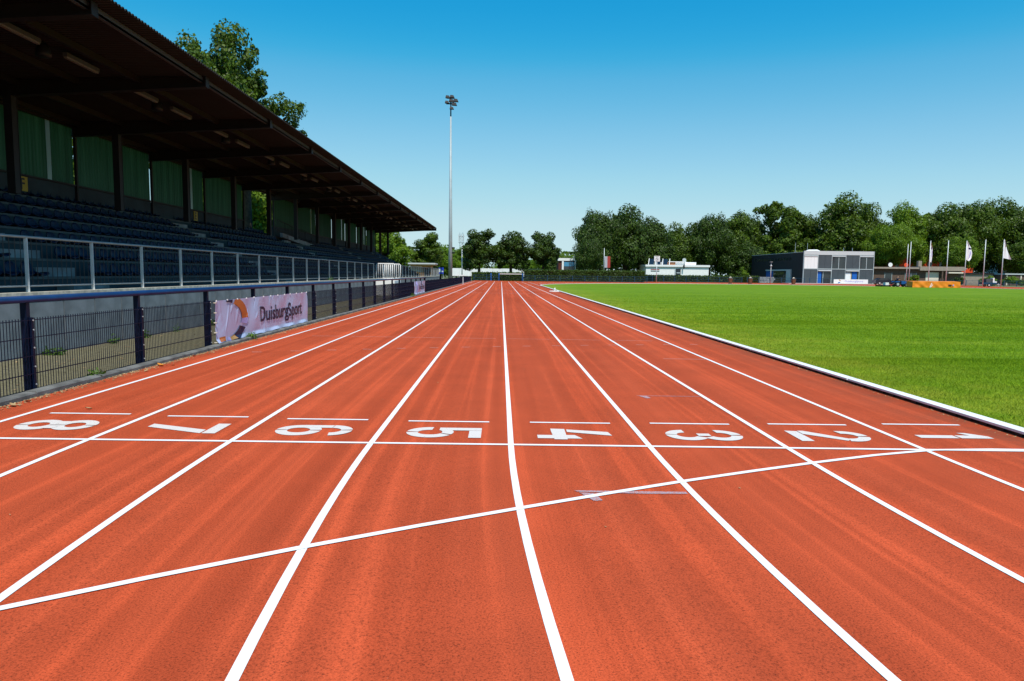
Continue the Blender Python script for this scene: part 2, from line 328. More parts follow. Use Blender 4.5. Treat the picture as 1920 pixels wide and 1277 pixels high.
# ------------------------------------------------------------------ track geometry
KX, RAD, SL, STR = 4.93, 36.5, 0.0058, 84.39
CX = KX+RAD
def gz(x, y):
    d = math.hypot(x-CX, y)-RAD if y < 0 else KX-x
    return SL*min(max(d, 0), 10.6)
def bend(off, s):          # s<0 : arc length behind the finish line measured on the kerb
    if s >= 0: return (KX-off, s)
    a = -s/RAD; r = RAD+off
    return (CX-r*math.cos(a), -r*math.sin(a))
def strip(mb, pts, w, dz, close=None):
    vs = []
    for i, (x, y) in enumerate(pts):
        a = pts[max(i-1, 0)]; b = pts[min(i+1, len(pts)-1)]; dx, dy = b[0]-a[0], b[1]-a[1]; L = math.hypot(dx, dy); nx, ny = -dy/L, dx/L
        for q in (-w/2, w/2):
            X, Y = x+nx*q, y+ny*q; vs.append((X, Y, gz(X, Y)+dz))
    mb.add(vs, [(2*i, 2*i+2, 2*i+3, 2*i+1) for i in range(len(pts)-1)])
    return mb

g = MB(); g.add([(-1500, -1500, -0.06), (1500, -1500, -0.06), (1500, 1500, -0.06), (-1500, 1500, -0.06)], [(0, 1, 2, 3)])
tag(g.build('ground', 'ground'), kind='structure')

# running surface : near bend + straight with its chute
def grid_sheet(name, rows, uvs, m):
    mb = MB(); n = len(rows[0]); flat = [p for r in rows for p in r]; fs = []
    for i in range(len(rows)-1):
        for j in range(n-1): fs.append((i*n+j, i*n+j+1, (i+1)*n+j+1, (i+1)*n+j))
    mb.add(flat, fs); o = mb.build(name, m, fix=False); me = o.data
    ul = me.uv_layers.new(name='UVMap'); fu = [p for r in uvs for p in r]
    for l in me.loops: ul.data[l.index].uv = fu[l.vertex_index]
    if me.polygons[0].normal.z < 0: me.flip_normals()
    return o
offs = [-0.05+10.36*i/14 for i in range(15)]
ss = [-40+40*i/60 for i in range(60)]+[0, 5, 10, 20, 30, 40, 50, 60, 70, 84.39, 100, 115, 136.5]
rows = [[(lambda p: (p[0], p[1], gz(*p)))(bend(f, s)) for f in offs] for s in ss]
uvs = [[(f, s) for f in offs] for s in ss]
track = tag(grid_sheet('running_track', rows, uvs, 'track'), kind='structure')
# outside of the near bend, up to the kerb stone
rows = []; uvs = []
for s in ss[:61]:
    x0, y0 = bend(10.31, s)
    rows.append([(x0+0.02*0, y0, gz(x0, y0)-0.002), (min(-5.38, x0-0.01), y0, gz(x0, y0)-0.002)]); uvs.append([(10.3, s), (10.3+abs(x0+5.38), s)])
tag(grid_sheet('track_margin', rows, uvs, 'track'), kind='structure')
ap = grid_sheet('track_apron', [[(4.97, -70, -0.008), (95, -70, -0.008)], [(4.97, 137, -0.008), (95, 137, -0.008)]], [[(5, -70), (95, -70)], [(5, 137), (95, 137)]], 'track')
tag(ap, kind='structure')
ap2 = grid_sheet('far_apron', [[(28.5, 137.02, -0.012), (100, 137.02, -0.012)], [(28.5, 152, -0.012), (100, 152, -0.012)]], [[(28, 137), (100, 137)], [(28, 152), (100, 152)]], 'track')
tag(ap2, kind='structure')

# infield lawn
def oval(r, n=60):
    p = []
    for i in range(n+1): a = math.pi*i/n; p.append((CX-r*math.cos(a), STR+r*math.sin(a)))
    for i in range(n+1): a = math.pi*i/n; p.append((CX+r*math.cos(a), -r*math.sin(a)))
    return p
lawn = MB(); lawn.add([(x, y, 0.018) for x, y in oval(RAD-0.14)], [tuple(range(122))[::-1]])
tag(lawn.build('infield_lawn', 'grass'), kind='structure')
# grass blades near the camera
rng = np.random.default_rng(3)
def blades(n, xr, yr, hgt, wid, fade=False):
    x = rng.uniform(*xr, n); y = rng.uniform(*yr, n)
    if fade: y = yr[0]+(yr[1]-yr[0])*rng.beta(1, 2.6, n); x = xr[0]+(x-xr[0])*np.clip((y+8)/45, 0.3, 1)
    r = np.where(y < 0, np.hypot(x-CX, y), CX-x); ok = r < RAD-0.135; x = x[ok]; y = y[ok]; n = len(x)
    a = rng.uniform(0, 6.283, n); h = hgt*rng.uniform(0.55, 1.3, n); w = wid*rng.uniform(.7, 1.3, n); lean = rng.normal(0, 0.55, (n, 2))*h[:, None]
    z = np.full(n, 0.015); cx, sx = np.cos(a)*w, np.sin(a)*w
    return np.stack([np.stack([x-cx, y-sx, z], 1), np.stack([x+cx, y+sx, z], 1), np.stack([x+lean[:, 0], y+lean[:, 1], z+h], 1)], 1).reshape(-1, 3)
V = np.concatenate([blades(260000, (5.0, 14), (-1.5, 7), 0.028, 0.0034), blades(240000, (5.0, 22), (6, 18), 0.030, 0.0048), blades(220000, (5.0, 44), (16, 62), 0.032, 0.009, True)])
me = np_mesh('grass', V, np.arange(len(V)).reshape(-1, 3), 3)
tag(link('grass', me, 'blade'), 'short mown grass blades of the infield beside the white kerb', 'grass', kind='stuff')

# raised white kerb
kerb = empty('track_kerb', (KX, 0, 0), 'low white aluminium kerb edging the infield grass', 'kerb')
km = MB().box(0, 0.145, 0.006, 3.994, 0.036, 0.060).mesh('kerb_rail'); kf = MB().box(0.03, 0.14, 0.006, 3.994, 0, 0.0365)  # feet, plus a black strip standing for the shade in the gap below
for i in range(16): kf.box(0.010, 0.031, 0.06+i*0.25, 0.16+i*0.25, 0, 0.0365)
kfm = kf.mesh('kerb_gap_shade_feet')
for i in range(21):
    link('kerb_rail', km, 'white_alu', kerb, (0, i*4.02, 0)); link('kerb_gap_shade_feet', kfm, 'black', kerb, (0, i*4.02, 0))
def arc_kerb(cy, a0, a1, n):
    for k in range(n):
        mb = MB(); vs = []; q = 5
        for j in range(q+1):
            a = a0+(a1-a0)*(k+(j+0.0)/q*0.997)/n
            for r, z in ((RAD, 0.02), (RAD-0.145, 0.02), (RAD-0.145, 0.060), (RAD, 0.060)): vs.append((CX-r*math.cos(a)-KX, cy+r*math.sin(a), z))
        fs = []
        for j in range(q):
            for e in range(4): fs.append((4*j+e, 4*j+4+e, 4*j+4+(e+1) % 4, 4*j+(e+1) % 4))
        mb.add(vs, fs+[(0, 1, 2, 3), (4*q+3, 4*q+2, 4*q+1, 4*q)]); mb.build('kerb_rail', 'white_alu', kerb)
arc_kerb(84.44, 0, math.pi, 24); arc_kerb(0, -0.0002, -0.5, 5)

# lane lines
def pathpts(off, s0, s1, extra=True):
    p = []; s = s0
    while s < 0: p.append(bend(off, s)); s += 0.4
    p += [bend(off, t) for t in (0, 2, 5, 10, 20, 40, 60, 84, 100, s1)]
    return p
for i in range(8):
    strip(MB(), pathpts(KX-(i-4)*1.22, -36, 124), 0.05, 0.004).build('lane_line', 'line', track)
strip(MB(), [(4.88, y) for y in (85.5, 100, 124)], 0.05, 0.004).build('lane_line', 'line', track)
for k in range(1, 9):
    r = RAD+1.22*k; pts = []
    for j in range(61):
        a = math.pi*j/60; x = CX-r*math.cos(a)
        if x > 5.2: pts.append((x, STR+r*math.sin(a)))
    strip(MB(), pts, 0.05, 0.0).build('lane_line', 'line', track)
strip(MB(), [(-4.9+0.98*i, 0) for i in range(11)], 0.05, 0.0052).build('finish_line', 'line', track)
strip(MB(), [(4.75, 0.035), (4.3, 0.04), (3.725, -0.01), (3.1, -0.22), (2.455, -0.49), (1.85, -0.765), (1.254, -1.05), (0.65, -1.36), (0.045, -1.685), (-0.56, -2.02), (-1.165, -2.375), (-1.78, -2.765), (-2.262, -3.09), (-3.1, -3.68), (-4.0, -4.35)], 0.05, 0.0064).build('curved_start_line', 'line', track)
for i in range(8):
    xc = -4.27+1.22*i
    ym = (1.10, 1.03, 0.97, 0.94, 0.95, 0.98, 1.02, 1.09)[i]
    strip(MB(), [(xc-0.405, ym), (xc, ym), (xc+0.405, ym)], 0.042, 0.004).build('lane_mark', 'line', track)
# fainter secondary marks
def faint(pts, w, m='faint'): return strip(MB(), pts, w, 0.0035).build('faint_mark', m, track)
for x0, x1 in ((-4.4, -3.75), (-3.5, -2.55), (-2.35, -1.4), (-1.15, -0.2), (0.05, 1.03), (1.3, 2.2), (2.5, 3.4)): faint([(x0, 10.12), (x1, 10.12)], 0.022)
for t in range(15):
    x = -4.6+0.62*t; y = 6.75+0.42*(x+4.6)-0.013*(x+4.6)**2; faint([(x, y), (x+0.17, y+0.01)], 0.03)
for y in (47.5, 58.0, 93.5, 100.2): faint([(-4.85, y), (0, y), (4.85, y)], 0.05, 'line')
faint([(2.85, 6.62), (3.65, 6.62)], 0.025)
def arrow(x0, x1, y, w, barb):
    mb = MB(); z = lambda p: (p[0], p[1], gz(*p)+0.0042)
    mb.add([z(p) for p in ((x0, y+w), (x1, y+w*0.75), (x1, y-w*0.75), (x0+0.45, y-w), (x0+0.02, y))], [(0, 1, 2, 3, 4)])
    mb.add([z(p) for p in ((x0+0.03, y-w*0.4), (x0+0.13, y-w*1.05), (x0+barb, y-barb*0.95-0.02), (x0+barb-0.06, y-barb*0.95-0.035))], [(0, 1, 2, 3)])
    mb.build('direction_arrow', 'arrow', track)
arrow(0.42, 1.20, -1.33, 0.030, 0.17); arrow(1.60, 2.40, 2.62, 0.012, 0.15)

# lane numbers, stencilled, read from the stand
def sector(ca, cb, Ra, Rb, ra, rb, t0, t1, n=14):
    p = []
    for i in range(n+1): t = R(t0+(t1-t0)*i/n); p.append((ca+Ra*math.sin(t), cb+Rb*math.cos(t)))
    for i in range(n, -1, -1): t = R(t0+(t1-t0)*i/n); p.append((ca+ra*math.sin(t), cb+rb*math.cos(t)))
    return p
def dig(n):      # pieces as polygons in (a up, b right)
    S = lambda c, t0, t1, Ra=0.2: sector(c, 0.215, Ra, 0.215, Ra-0.105, 0.10, t0, t1)
    if n == 1: return [[(0, 0.16), (0, 0.28), (0.37, 0.28), (0.37, 0.16)], [(0.39, 0.16), (0.39, 0.28), (0.70, 0.28), (0.70, 0.19), (0.56, 0.05), (0.48, 0.05), (0.54, 0.16)]]
    if n == 2: return [[(0, 0), (0, 0.43), (0.115, 0.43), (0.115, 0.02)], [(0.125, 0.0), (0.125, 0.14), (0.44, 0.40), (0.51, 0.34), (0.18, 0.0)], S(0.52, -18, 82), S(0.52, 92, 190)]
    if n == 3: return [S(0.2, -180, -100), S(0.2, -92, 60), S(0.52, -60, 86), S(0.52, 96, 185), [(0.30, 0.16), (0.42, 0.16), (0.42, 0.26), (0.30, 0.26)]]
    if n == 4: return [[(0.0, 0.27), (0.0, 0.40), (0.16, 0.40), (0.41, 0.40), (0.35, 0.26), (0.14, 0.27)], [(0.14, 0.0), (0.14, 0.13), (0.15, 0.44), (0.27, 0.44), (0.275, 0.01)], [(0.29, 0.03), (0.29, 0.14), (0.70, 0.27), (0.68, 0.12)]]
    if n == 5: return [S(0.22, -185, -98, 0.22), S(0.22, -88, 60, 0.22), [(0.30, 0.02), (0.30, 0.13), (0.70, 0.13), (0.70, 0.02)], [(0.585, 0.14), (0.585, 0.43), (0.70, 0.43), (0.70, 0.14)], S(0.22, 66, 128, 0.22)]
    if n == 6: return [S(0.21, -88, 86, 0.21), S(0.21, 94, 266, 0.21), [(0.22, 0.0), (0.22, 0.11), (0.50, 0.11), (0.50, 0.0)], S(0.50, 100, 178, 0.21), S(0.50, 8, 90, 0.21)]
    if n == 7: return [[(0.60, 0.02), (0.60, 0.43), (0.72, 0.43), (0.72, 0.02)], [(0.0, 0.06), (0.0, 0.19), (0.585, 0.43), (0.585, 0.29)]]
    if n == 8: return [S(0.19, -82, 84, 0.19), S(0.19, 90, 272, 0.19), S(0.53, -84, 84, 0.19), S(0.53, 90, 270, 0.19), [(0.315, 0.06), (0.315, 0.16), (0.405, 0.16), (0.405, 0.06)], [(0.315, 0.27), (0.315, 0.37), (0.405, 0.37), (0.405, 0.27)]]
NDY = {1: 0.09, 2: 0.05, 3: 0.02, 4: 0.0, 5: 0.0, 6: 0.02, 7: 0.055, 8: 0.11}
for n in range(1, 9):
    xc = 4.27-1.22*(n-1); mb = MB()
    for k, poly in enumerate(dig(n)):
        pts = [(xc-0.36+a, 0.66+NDY[n]-b) for a, b in poly]
        mb.add([(x, y, gz(x, y)+0.004+0.0006*k) for x, y in pts], [tuple(range(len(pts)))])
    o = mb.build('lane_number', 'number', track, fix=False); bm = bmesh.new(); bm.from_mesh(o.data)
    for f in bm.faces:
        f.normal_update()
        if f.normal.z < 0: f.normal_flip()
    bmesh.ops.triangulate(bm, faces=bm.faces); bm.to_mesh(o.data); bm.free()

# ------------------------------------------------------------------ strip between track and stand
gs = MB(); gs.box(-7.96, -5.52, -8, 135, -0.05, 0.052); tag(gs.build('gravel_strip', 'gravel'), kind='structure')
gs = MB(); gs.box(-60, -14.2, -60, 135, -0.059, 0.03); tag(gs.build('lawn_behind_stand', 'ground'), kind='structure')
ks = empty('kerb_stones', (-5.45, 0, 0), kind_ := None); tag(ks, kind='structure')
ksm = MB().prismy([(-0.075, -0.04), (0.06, -0.04), (0.06, 0.105), (0.045, 0.122), (-0.075, 0.122)], 0.004, 0.996).mesh('kerb_stone')
for i in range(-6, 125): link('kerb_stone', ksm, 'kerbstone', ks, (random.uniform(-0.004, 0.004), i*1.0, random.uniform(-0.004, 0.004)))

# ------------------------------------------------------------------ perimeter fence
fence = empty('mesh_fence', (-5.6, 0, 0.05), 'long navy welded mesh fence with round top rail beside the track', 'fence')
FP = 2.53; FY0 = 2.2-FP*3
pm = MB().box(-0.045, 0.03, -0.03, 0.03, 0, 1.08).mesh('post'); cm = MB().box(0.032, 0.062, -0.02, 0.022, 0.02, 0.905).mesh('clamp_bar')
pm2 = MB().box(-0.03, 0.03, -0.03, 0.03, 0, 0.93).mesh('post_short'); 
bm_ = MB().disc((0.062, 0.012, 0), 0.010, 'x', 0.008, 8).mesh('bolt')
pn = MB(); T = 0.0031
for i in range(49): y = 0.035+0.05*i; pn.box(0.046-T, 0.046+T, y-T, y+T, 0.03, 0.90)
for z in (0.06, 0.25, 0.46, 0.67, 0.875):
    pn.box(0.053, 0.059, 0.012, FP-0.02, z-0.0035, z+0.0035); pn.box(0.034, 0.040, 0.012, FP-0.02, z-0.0035, z+0.0035)
pnm = pn.mesh('mesh_panel')
ny = 51
for i in range(ny):
    y = FY0+i*FP
    if y > 124: break
    tall = y < 47
    p = link('post', pm if tall else pm2, 'navy', fence, (0, y, 0))
    link('clamp_bar', cm, 'navy', p, (0, 0.02, 0))
    if i < 10:
        for z in (0.12, 0.33, 0.55, 0.76, 0.87): link('bolt', bm_, 'galv', p, (0, 0.015, z))
    link('mesh_panel', pnm, 'navy', fence, (0, y+0.045, 0))
ye = FY0+FP*int((46-FY0)/FP)
MB().tube([(0, FY0, 1.115), (0, ye+0.05, 1.115)], 0.042, 14).build('top_rail', 'blue_rail', fence, smooth=True)
MB().box(-0.06, 0.06, ye+0.06, ye+0.18, 0, 1.16).build('end_post', 'navy', fence)

# banners tied to the fence
def bw(y, z, amp, sd):
    a = 0
    for k in range(7):
        r = random.Random(sd+k); fy = r.uniform(1.2, 6.5); fz = r.uniform(1.0, 7.0); a += math.sin(fy*y+fz*z*(1 if k % 2 else -1)+r.uniform(0, 6))*abs(math.sin(y*r.uniform(0.5, 1.4)+r.uniform(0, 6)))**2/(0.7+0.25*k)
    return amp*a
CR = {}
def crease(y, z, sd, y0, y1, z0, z1):
    if sd not in CR:
        r = random.Random(sd*7); L = []
        for i in range(46):
            a = (r.uniform(y0, y1), r.uniform(z0, z1)); t = r.choice((0.6, 0.9, 1.2, 1.9, 2.3, 2.6)); l = r.uniform(0.10, 0.40)
            L.append((a[0], a[1], math.cos(t), math.sin(t), l, r.uniform(0.010, 0.030)*r.choice((1, 1, -0.6)), r.uniform(0.03, 0.08)))
        CR[sd] = L
    v = 0
    for a, b, c, d, l, h, w in CR[sd]:
        dy, dz = y-a, z-b; p = dy*c+dz*d; q = -dy*d+dz*c
        if abs(p) < l and abs(q) < w: v += h*(1-abs(q)/w)*(1-(p/l)**2)
    return v
def banner_map(y0, y1, z0, z1, amp, sd):
    def f(y, z, d=0.0):
        e = min((z-z0)/(z1-z0), 1); bow = 0.012*math.sin(math.pi*min(max((y-y0)/(y1-y0), 0), 1))
        scal = 0.012*abs(math.sin((y-y0)*4.9))*(1-e)**3
        curl = 0.05*max(0, 0.10-e)/0.10*(0.6+0.4*math.sin(y*5.3))
        return (-5.525+bow+bw(y, z, amp, sd)+(amp/0.0085)*(0.25 if y-y0 > 2.3 else 0.55)*crease(y, z, sd, y0, y1, z0, z1)+curl+d, y, z+scal+curl*0.3)
    return f
def banner_sheet(name, y0, y1, z0, z1, amp, sd, m, parent=None, ny=320, nz=44):
    f = banner_map(y0, y1, z0, z1, amp, sd); mb = MB(); vs = []
    for i in range(ny+1):
        for j in range(nz+1): vs.append(f(y0+(y1-y0)*i/ny, z0+(z1-z0)*j/nz))
    mb.add(vs, [(i*(nz+1)+j, (i+1)*(nz+1)+j, (i+1)*(nz+1)+j+1, i*(nz+1)+j+1) for i in range(ny) for j in range(nz)])
    return mb.build(name, m, parent, smooth=True, fix=False), f
def text_mesh(body, cuts=0):
    c = bpy.data.curves.new('t', 'FONT'); c.body = body; c.resolution_u = 4; c.offset = 0.018
    o = bpy.data.objects.new('t', c); COL.objects.link(o); bpy.context.view_layer.update()
    me = bpy.data.meshes.new_from_object(o.evaluated_get(bpy.context.evaluated_depsgraph_get())); bpy.data.objects.remove(o)
    bm = bmesh.new(); bm.from_mesh(me); bmesh.ops.remove_doubles(bm, verts=bm.verts, dist=1e-5); bmesh.ops.triangulate(bm, faces=bm.faces)
    for _ in range(cuts):
        bmesh.ops.subdivide_edges(bm, edges=[e for e in bm.edges if e.calc_length() > 0.12], cuts=1); bmesh.ops.triangulate(bm, faces=bm.faces)
    bm.to_mesh(me); bm.free(); return me
def wrap_text(body, parent, fn, y0, y1, zb, cap, m, d=0.013, cuts=4):
    me = text_mesh(body, cuts); xs = [v.co.x for v in me.vertices]; a, b = min(xs), max(xs); s = (y1-y0)/(b-a); k = cap/0.70
    for v in me.vertices: v.co = fn(y0+(v.co.x-a)*s, zb+v.co.y*k, d)
    me.update(); return link('lettering', me, m, parent)
bnr = empty('advertising_banner', (0, 0, 0), 'long lavender vinyl banner reading DuisburgSport tied to the near fence', 'banner')
bs, bf = banner_sheet('vinyl_sheet', 7.48, 13.9, 0.115, 0.945, 0.0085, 5, 'banner', bnr)
wrap_text('DuisburgSport', bnr, bf, 9.93, 13.33, 0.385, 0.335, 'b_navy')
def ring_piece(parent, fn, c, Ro, Ri, t0, t1, m, name='print_arc', d=0.013, zc=(0.125, 0.94)):
    n = 60; q = 14; vs = []
    for i in range(n+1):
        t = R(t0+(t1-t0)*i/n)
        for j in range(q+1):
            ry = Ri[0]+(Ro[0]-Ri[0])*j/q; rz = Ri[1]+(Ro[1]-Ri[1])*j/q
            vs.append(fn(c[0]+ry*math.cos(t), min(max(c[1]+rz*math.sin(t), zc[0]), zc[1]), d))
    MB().add(vs, [(i*(q+1)+j, i*(q+1)+j+1, (i+1)*(q+1)+j+1, (i+1)*(q+1)+j) for i in range(n) for j in range(q)]).build(name, m, parent, fix=False)
C0, RO, RI = (7.92, 0.545), (1.24, 0.50), (0.90, 0.355)
ring_piece(bnr, bf, C0, RO, RI, 68, 86, 'b_navy'); ring_piece(bnr, bf, C0, RO, RI, -2, 62, 'b_orange'); ring_piece(bnr, bf, C0, RO, RI, -17, -2, 'b_lav')
ring_piece(bnr, bf, C0, RO, RI, -62, -26, 'b_navy'); ring_piece(bnr, bf, C0, RO, RI, -78, -62, 'b_ochre'); ring_piece(bnr, bf, C0, RO, RI, -87, -78, 'b_lav')
mb = MB(); vs = [bf(7.60+0.29*i/4, 0.128+0.10*j/3, 0.004) for i in range(5) for j in range(4)]
mb.add(vs, [(i*4+j, (i+1)*4+j, (i+1)*4+j+1, i*4+j+1) for i in range(4) for j in range(3)]).build('print_square', 'b_orange', bnr, fix=False)
for i in range(13):
    y = 7.52+i*0.528; p = bf(y, 0.935, 0.004); MB().box(p[0]-0.004, p[0]+0.012, y-0.014, y+0.014, 0.927, 0.957).build('cable_tie', 'white', bnr)
for i in range(5): MB().box(-5.56, -5.50, 7.455, 7.485, 0.14+0.19*i, 0.155+0.19*i).build('cable_tie', 'cream', bnr)
bn2 = empty('creased_banner', (0, 0, 0), 'creased pink and lavender vinyl banner at the far end of the fence rail', 'banner')
b2, bf2 = banner_sheet('vinyl_sheet', 38.5, 44.8, 0.13, 0.96, 0.022, 31, 'banner', bn2, 120, 16)
wrap_text('DuisburgSport', bn2, bf2, 40.9, 44.2, 0.41, 0.33, 'b_navy', 0.02, 2)
ring_piece(bn2, bf2, (38.9, 0.55), RO, RI, -60, 62, 'b_lav', d=0.02)

# ------------------------------------------------------------------ grandstand
stand = empty('grandstand', (-10, 30, 0), 'long roofed grandstand with rows of dark blue seats and a brown roof', 'grandstand')
def SP(mb, name, m, smooth=False): return mb.build(name, m, stand, (10, -30, 0), smooth)
Y0, Y1 = -3.0, 72.3
# retaining wall of concrete panels with a coping
wp = MB().box(-8.05, -7.95, 0.009, 0.959, 0.03, 1.06); wpm = wp.mesh('wall_panel')
y = -2.9
while y < 85:
    if not (38.9 < y+0.5 < 42.3): link('wall_panel', wpm, 'concrete', stand, (10+random.uniform(-0.004, 0.004), y-30, 0))
    y += 0.968
for a, b in ((Y0, 38.9), (42.3, 85.3)):
    y = a
    while y < b-0.1:
        e = min(y+2.0, b); SP(MB().box(-8.12, -7.93, y+0.004, e-0.004, 1.06, 1.125), 'coping', 'coping'); y = e
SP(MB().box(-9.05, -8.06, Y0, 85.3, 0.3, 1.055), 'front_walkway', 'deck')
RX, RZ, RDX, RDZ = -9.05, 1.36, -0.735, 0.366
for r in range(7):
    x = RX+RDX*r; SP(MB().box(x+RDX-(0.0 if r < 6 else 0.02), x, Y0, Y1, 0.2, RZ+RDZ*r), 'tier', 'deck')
    SP(MB().box(x-0.05, x+0.018, Y0, Y1, RZ+RDZ*r-0.045, RZ+RDZ*r+0.006), 'tier_nosing', 'nosing')
AIS = [(-6.4, -5.1), (8.35, 9.65), (22.5, 23.8), (37.0, 38.3), (51.4, 52.7), (65.8, 67.1)]
for a, b in AIS:
    for r in range(7):
        x = RX+RDX*r; SP(MB().box(x+0.02, x+0.36, a, b, RZ+RDZ*(r-1)-0.1, RZ+RDZ*r-0.18), 'aisle_step', 'concrete')
# seats
def seat_mesh():
    prof = [(0.06, 0.035), (0.02, 0.06), (-0.10, 0.052), (-0.20, 0.045), (-0.27, 0.065), (-0.305, 0.12), (-0.325, 0.185), (-0.34, 0.245), (-0.35, 0.29)]
    wid = [0.14, 0.175, 0.19, 0.195, 0.195, 0.19, 0.175, 0.135, 0.055]; vs = []; n = 7
    for layer in (0, 1):
        for i, ((x, z), w) in enumerate(zip(prof, wid)):
            for j in range(n):
                t = -1+2*j/(n-1); lift = 0.035*abs(t)**2.2
                dx, dz = (0, lift) if i < 4 else (lift*1.2, 0)
                if layer: dx -= 0.02*(i >= 4); dz -= 0.022*(i < 4)
                vs.append((x+dx, t*w, z+dz))
    m = len(prof); fs = []
    for i in range(m-1):
        for j in range(n-1):
            a = i*n+j; fs.append((a, a+1, a+n+1, a+n)); b = a+m*n; fs.append((b, b+n, b+n+1, b+1))
    rim = [i*n for i in range(m)]+[(m-1)*n+j for j in range(1, n)]+[i*n+n-1 for i in range(m-2, -1, -1)]+[j for j in range(n-2, 0, -1)]
    for k in range(len(rim)):
        a, b = rim[k], rim[(k+1) % len(rim)]; fs.append((a, b, b+m*n, a+m*n))
    mb = MB().add(vs, fs); mb.box(-0.24, -0.04, -0.05, 0.05, 0.0, 0.045)
    return mb
sm = seat_mesh(); seatm = sm.mesh('seat', True)
bm = bmesh.new(); bm.from_mesh(seatm); bmesh.ops.recalc_face_normals(bm, faces=bm.faces); bm.to_mesh(seatm); bm.free()
spots = []
for r in range(7):
    y = 3.0
    while y < 71.5:
        if not any(a-0.2 < y < b+0.2 for a, b in AIS) and not (r >= 5 and 35.5 < y < 42):
            X = RX+RDX*r; d = math.hypot(X, y+6); vis = (y+6)/(-X) > 1.28
            spots.append((d if vis else 99+d, X-0.02, y, RZ+RDZ*r+0.006))
        y += 0.452
spots.sort()
for d, x, y, z in spots[:300]: link('seat', seatm, 'seat', stand, (x+10, y-30, z))
rest = MB(); base_v = np.array(sm.v)
for d, x, y, z in spots[300:]: rest.add([(a+x, b+y, c+z) for a, b, c in sm.v], sm.f)
tag(rest.build('seat_rows', 'seat', stand, (10, -30, 0), True), kind='stuff')
# columns, beams, purlins, roof sheet
BS = 4.95; BY = [7.35+BS*k for k in range(-2, 14)]
rz = lambda x: 6.33-0.027*(-7.5-x)          # underside of the sheet
bot = lambda x: rz(x)-0.26-0.030*(-7.5-x)
def flange(mb, f0, f1, hw):
    a, b = -14.0, -7.5
    return mb.hexa([(a, -hw, f0(a)), (b, -hw, f0(b)), (b, hw, f0(b)), (a, hw, f0(a)), (a, -hw, f1(a)), (b, -hw, f1(b)), (b, hw, f1(b)), (a, hw, f1(a))])
bmx = MB(); flange(bmx, bot, lambda x: bot(x)+0.018, 0.11); flange(bmx, lambda x: bot(x)+0.016, lambda x: rz(x)-0.02, 0.015); flange(bmx, lambda x: rz(x)-0.022, lambda x: rz(x)-0.004, 0.11)
bmx.box(-7.499, -7.485, -0.108, 0.108, rz(-7.5)-0.258, rz(-7.5)-0.006)
beamm = bmx.mesh('roof_beam')
colm = MB().box(-12.49, -12.31, -0.10, 0.10, 3.4, 5.80).box(-12.50, -12.30, -0.115, -0.10, 3.4, 5.80).box(-12.50, -12.30, 0.10, 0.115, 3.4, 5.80).mesh('column')
mulm = MB().box(-13.78, -13.70, -0.04, 0.04, 3.5, 5.97).mesh('mullion')
for y in BY:
    link('roof_beam', beamm, 'steel_dark', stand, (10, y-30, 0)); link('column', colm, 'steel_dark', stand, (10, y-30, 0)); link('mullion', mulm, 'steel_dark', stand, (10, y-30, 0))
for x in (-7.62, -9.15, -10.7, -12.2, -13.55):
    z = rz(x); SP(MB().box(x-0.045, x+0.045, Y0, Y1, z-0.15, z-0.008), 'purlin', 'steel_edge' if x > -8 else 'steel_dark')
rs = MB(); vs = []; P_ = 0.12; k = 0; y = Y0
prof = [(0, 0), (0.035, 0), (0.055, 0.038), (0.10, 0.038)]
while y < Y1:
    for dy, dz in prof: vs += [(-7.18, y+dy, rz(-7.18)+dz), (-14.25, y+dy, rz(-14.25)+dz)]
    y += P_
n = len(vs)//2
rs.add(vs, [(2*i, 2*i+2, 2*i+3, 2*i+1) for i in range(n-1)]); rs.add([(a, b, c+0.012) for a, b, c in vs], [(2*i, 2*i+1, 2*i+3, 2*i+2) for i in range(n-1)])
rs.add([p for i in range(n) for p in (vs[2*i], (vs[2*i][0], vs[2*i][1], vs[2*i][2]+0.012))], [(2*i, 2*i+1, 2*i+3, 2*i+2) for i in range(n-1)])
rs.build('roof_sheet', 'roof', stand, (10, -30, 0), fix=False)
SP(MB().box(-7.62, -7.575, Y0, Y1, rz(-7.6)-0.155, rz(-7.6)-0.10), 'eave_lip', 'steel_edge')
SP(MB().hexa([(-14.2, Y1-0.03, rz(-14.2)-0.26), (-7.2, Y1-0.03, rz(-7.2)-0.26), (-7.2, Y1, rz(-7.2)-0.26), (-14.2, Y1, rz(-14.2)-0.26), (-14.2, Y1-0.03, rz(-14.2)-0.004), (-7.2, Y1-0.03, rz(-7.2)-0.004), (-7.2, Y1, rz(-7.2)-0.004), (-14.2, Y1, rz(-14.2)-0.004)]), 'end_fascia', 'steel_dark')
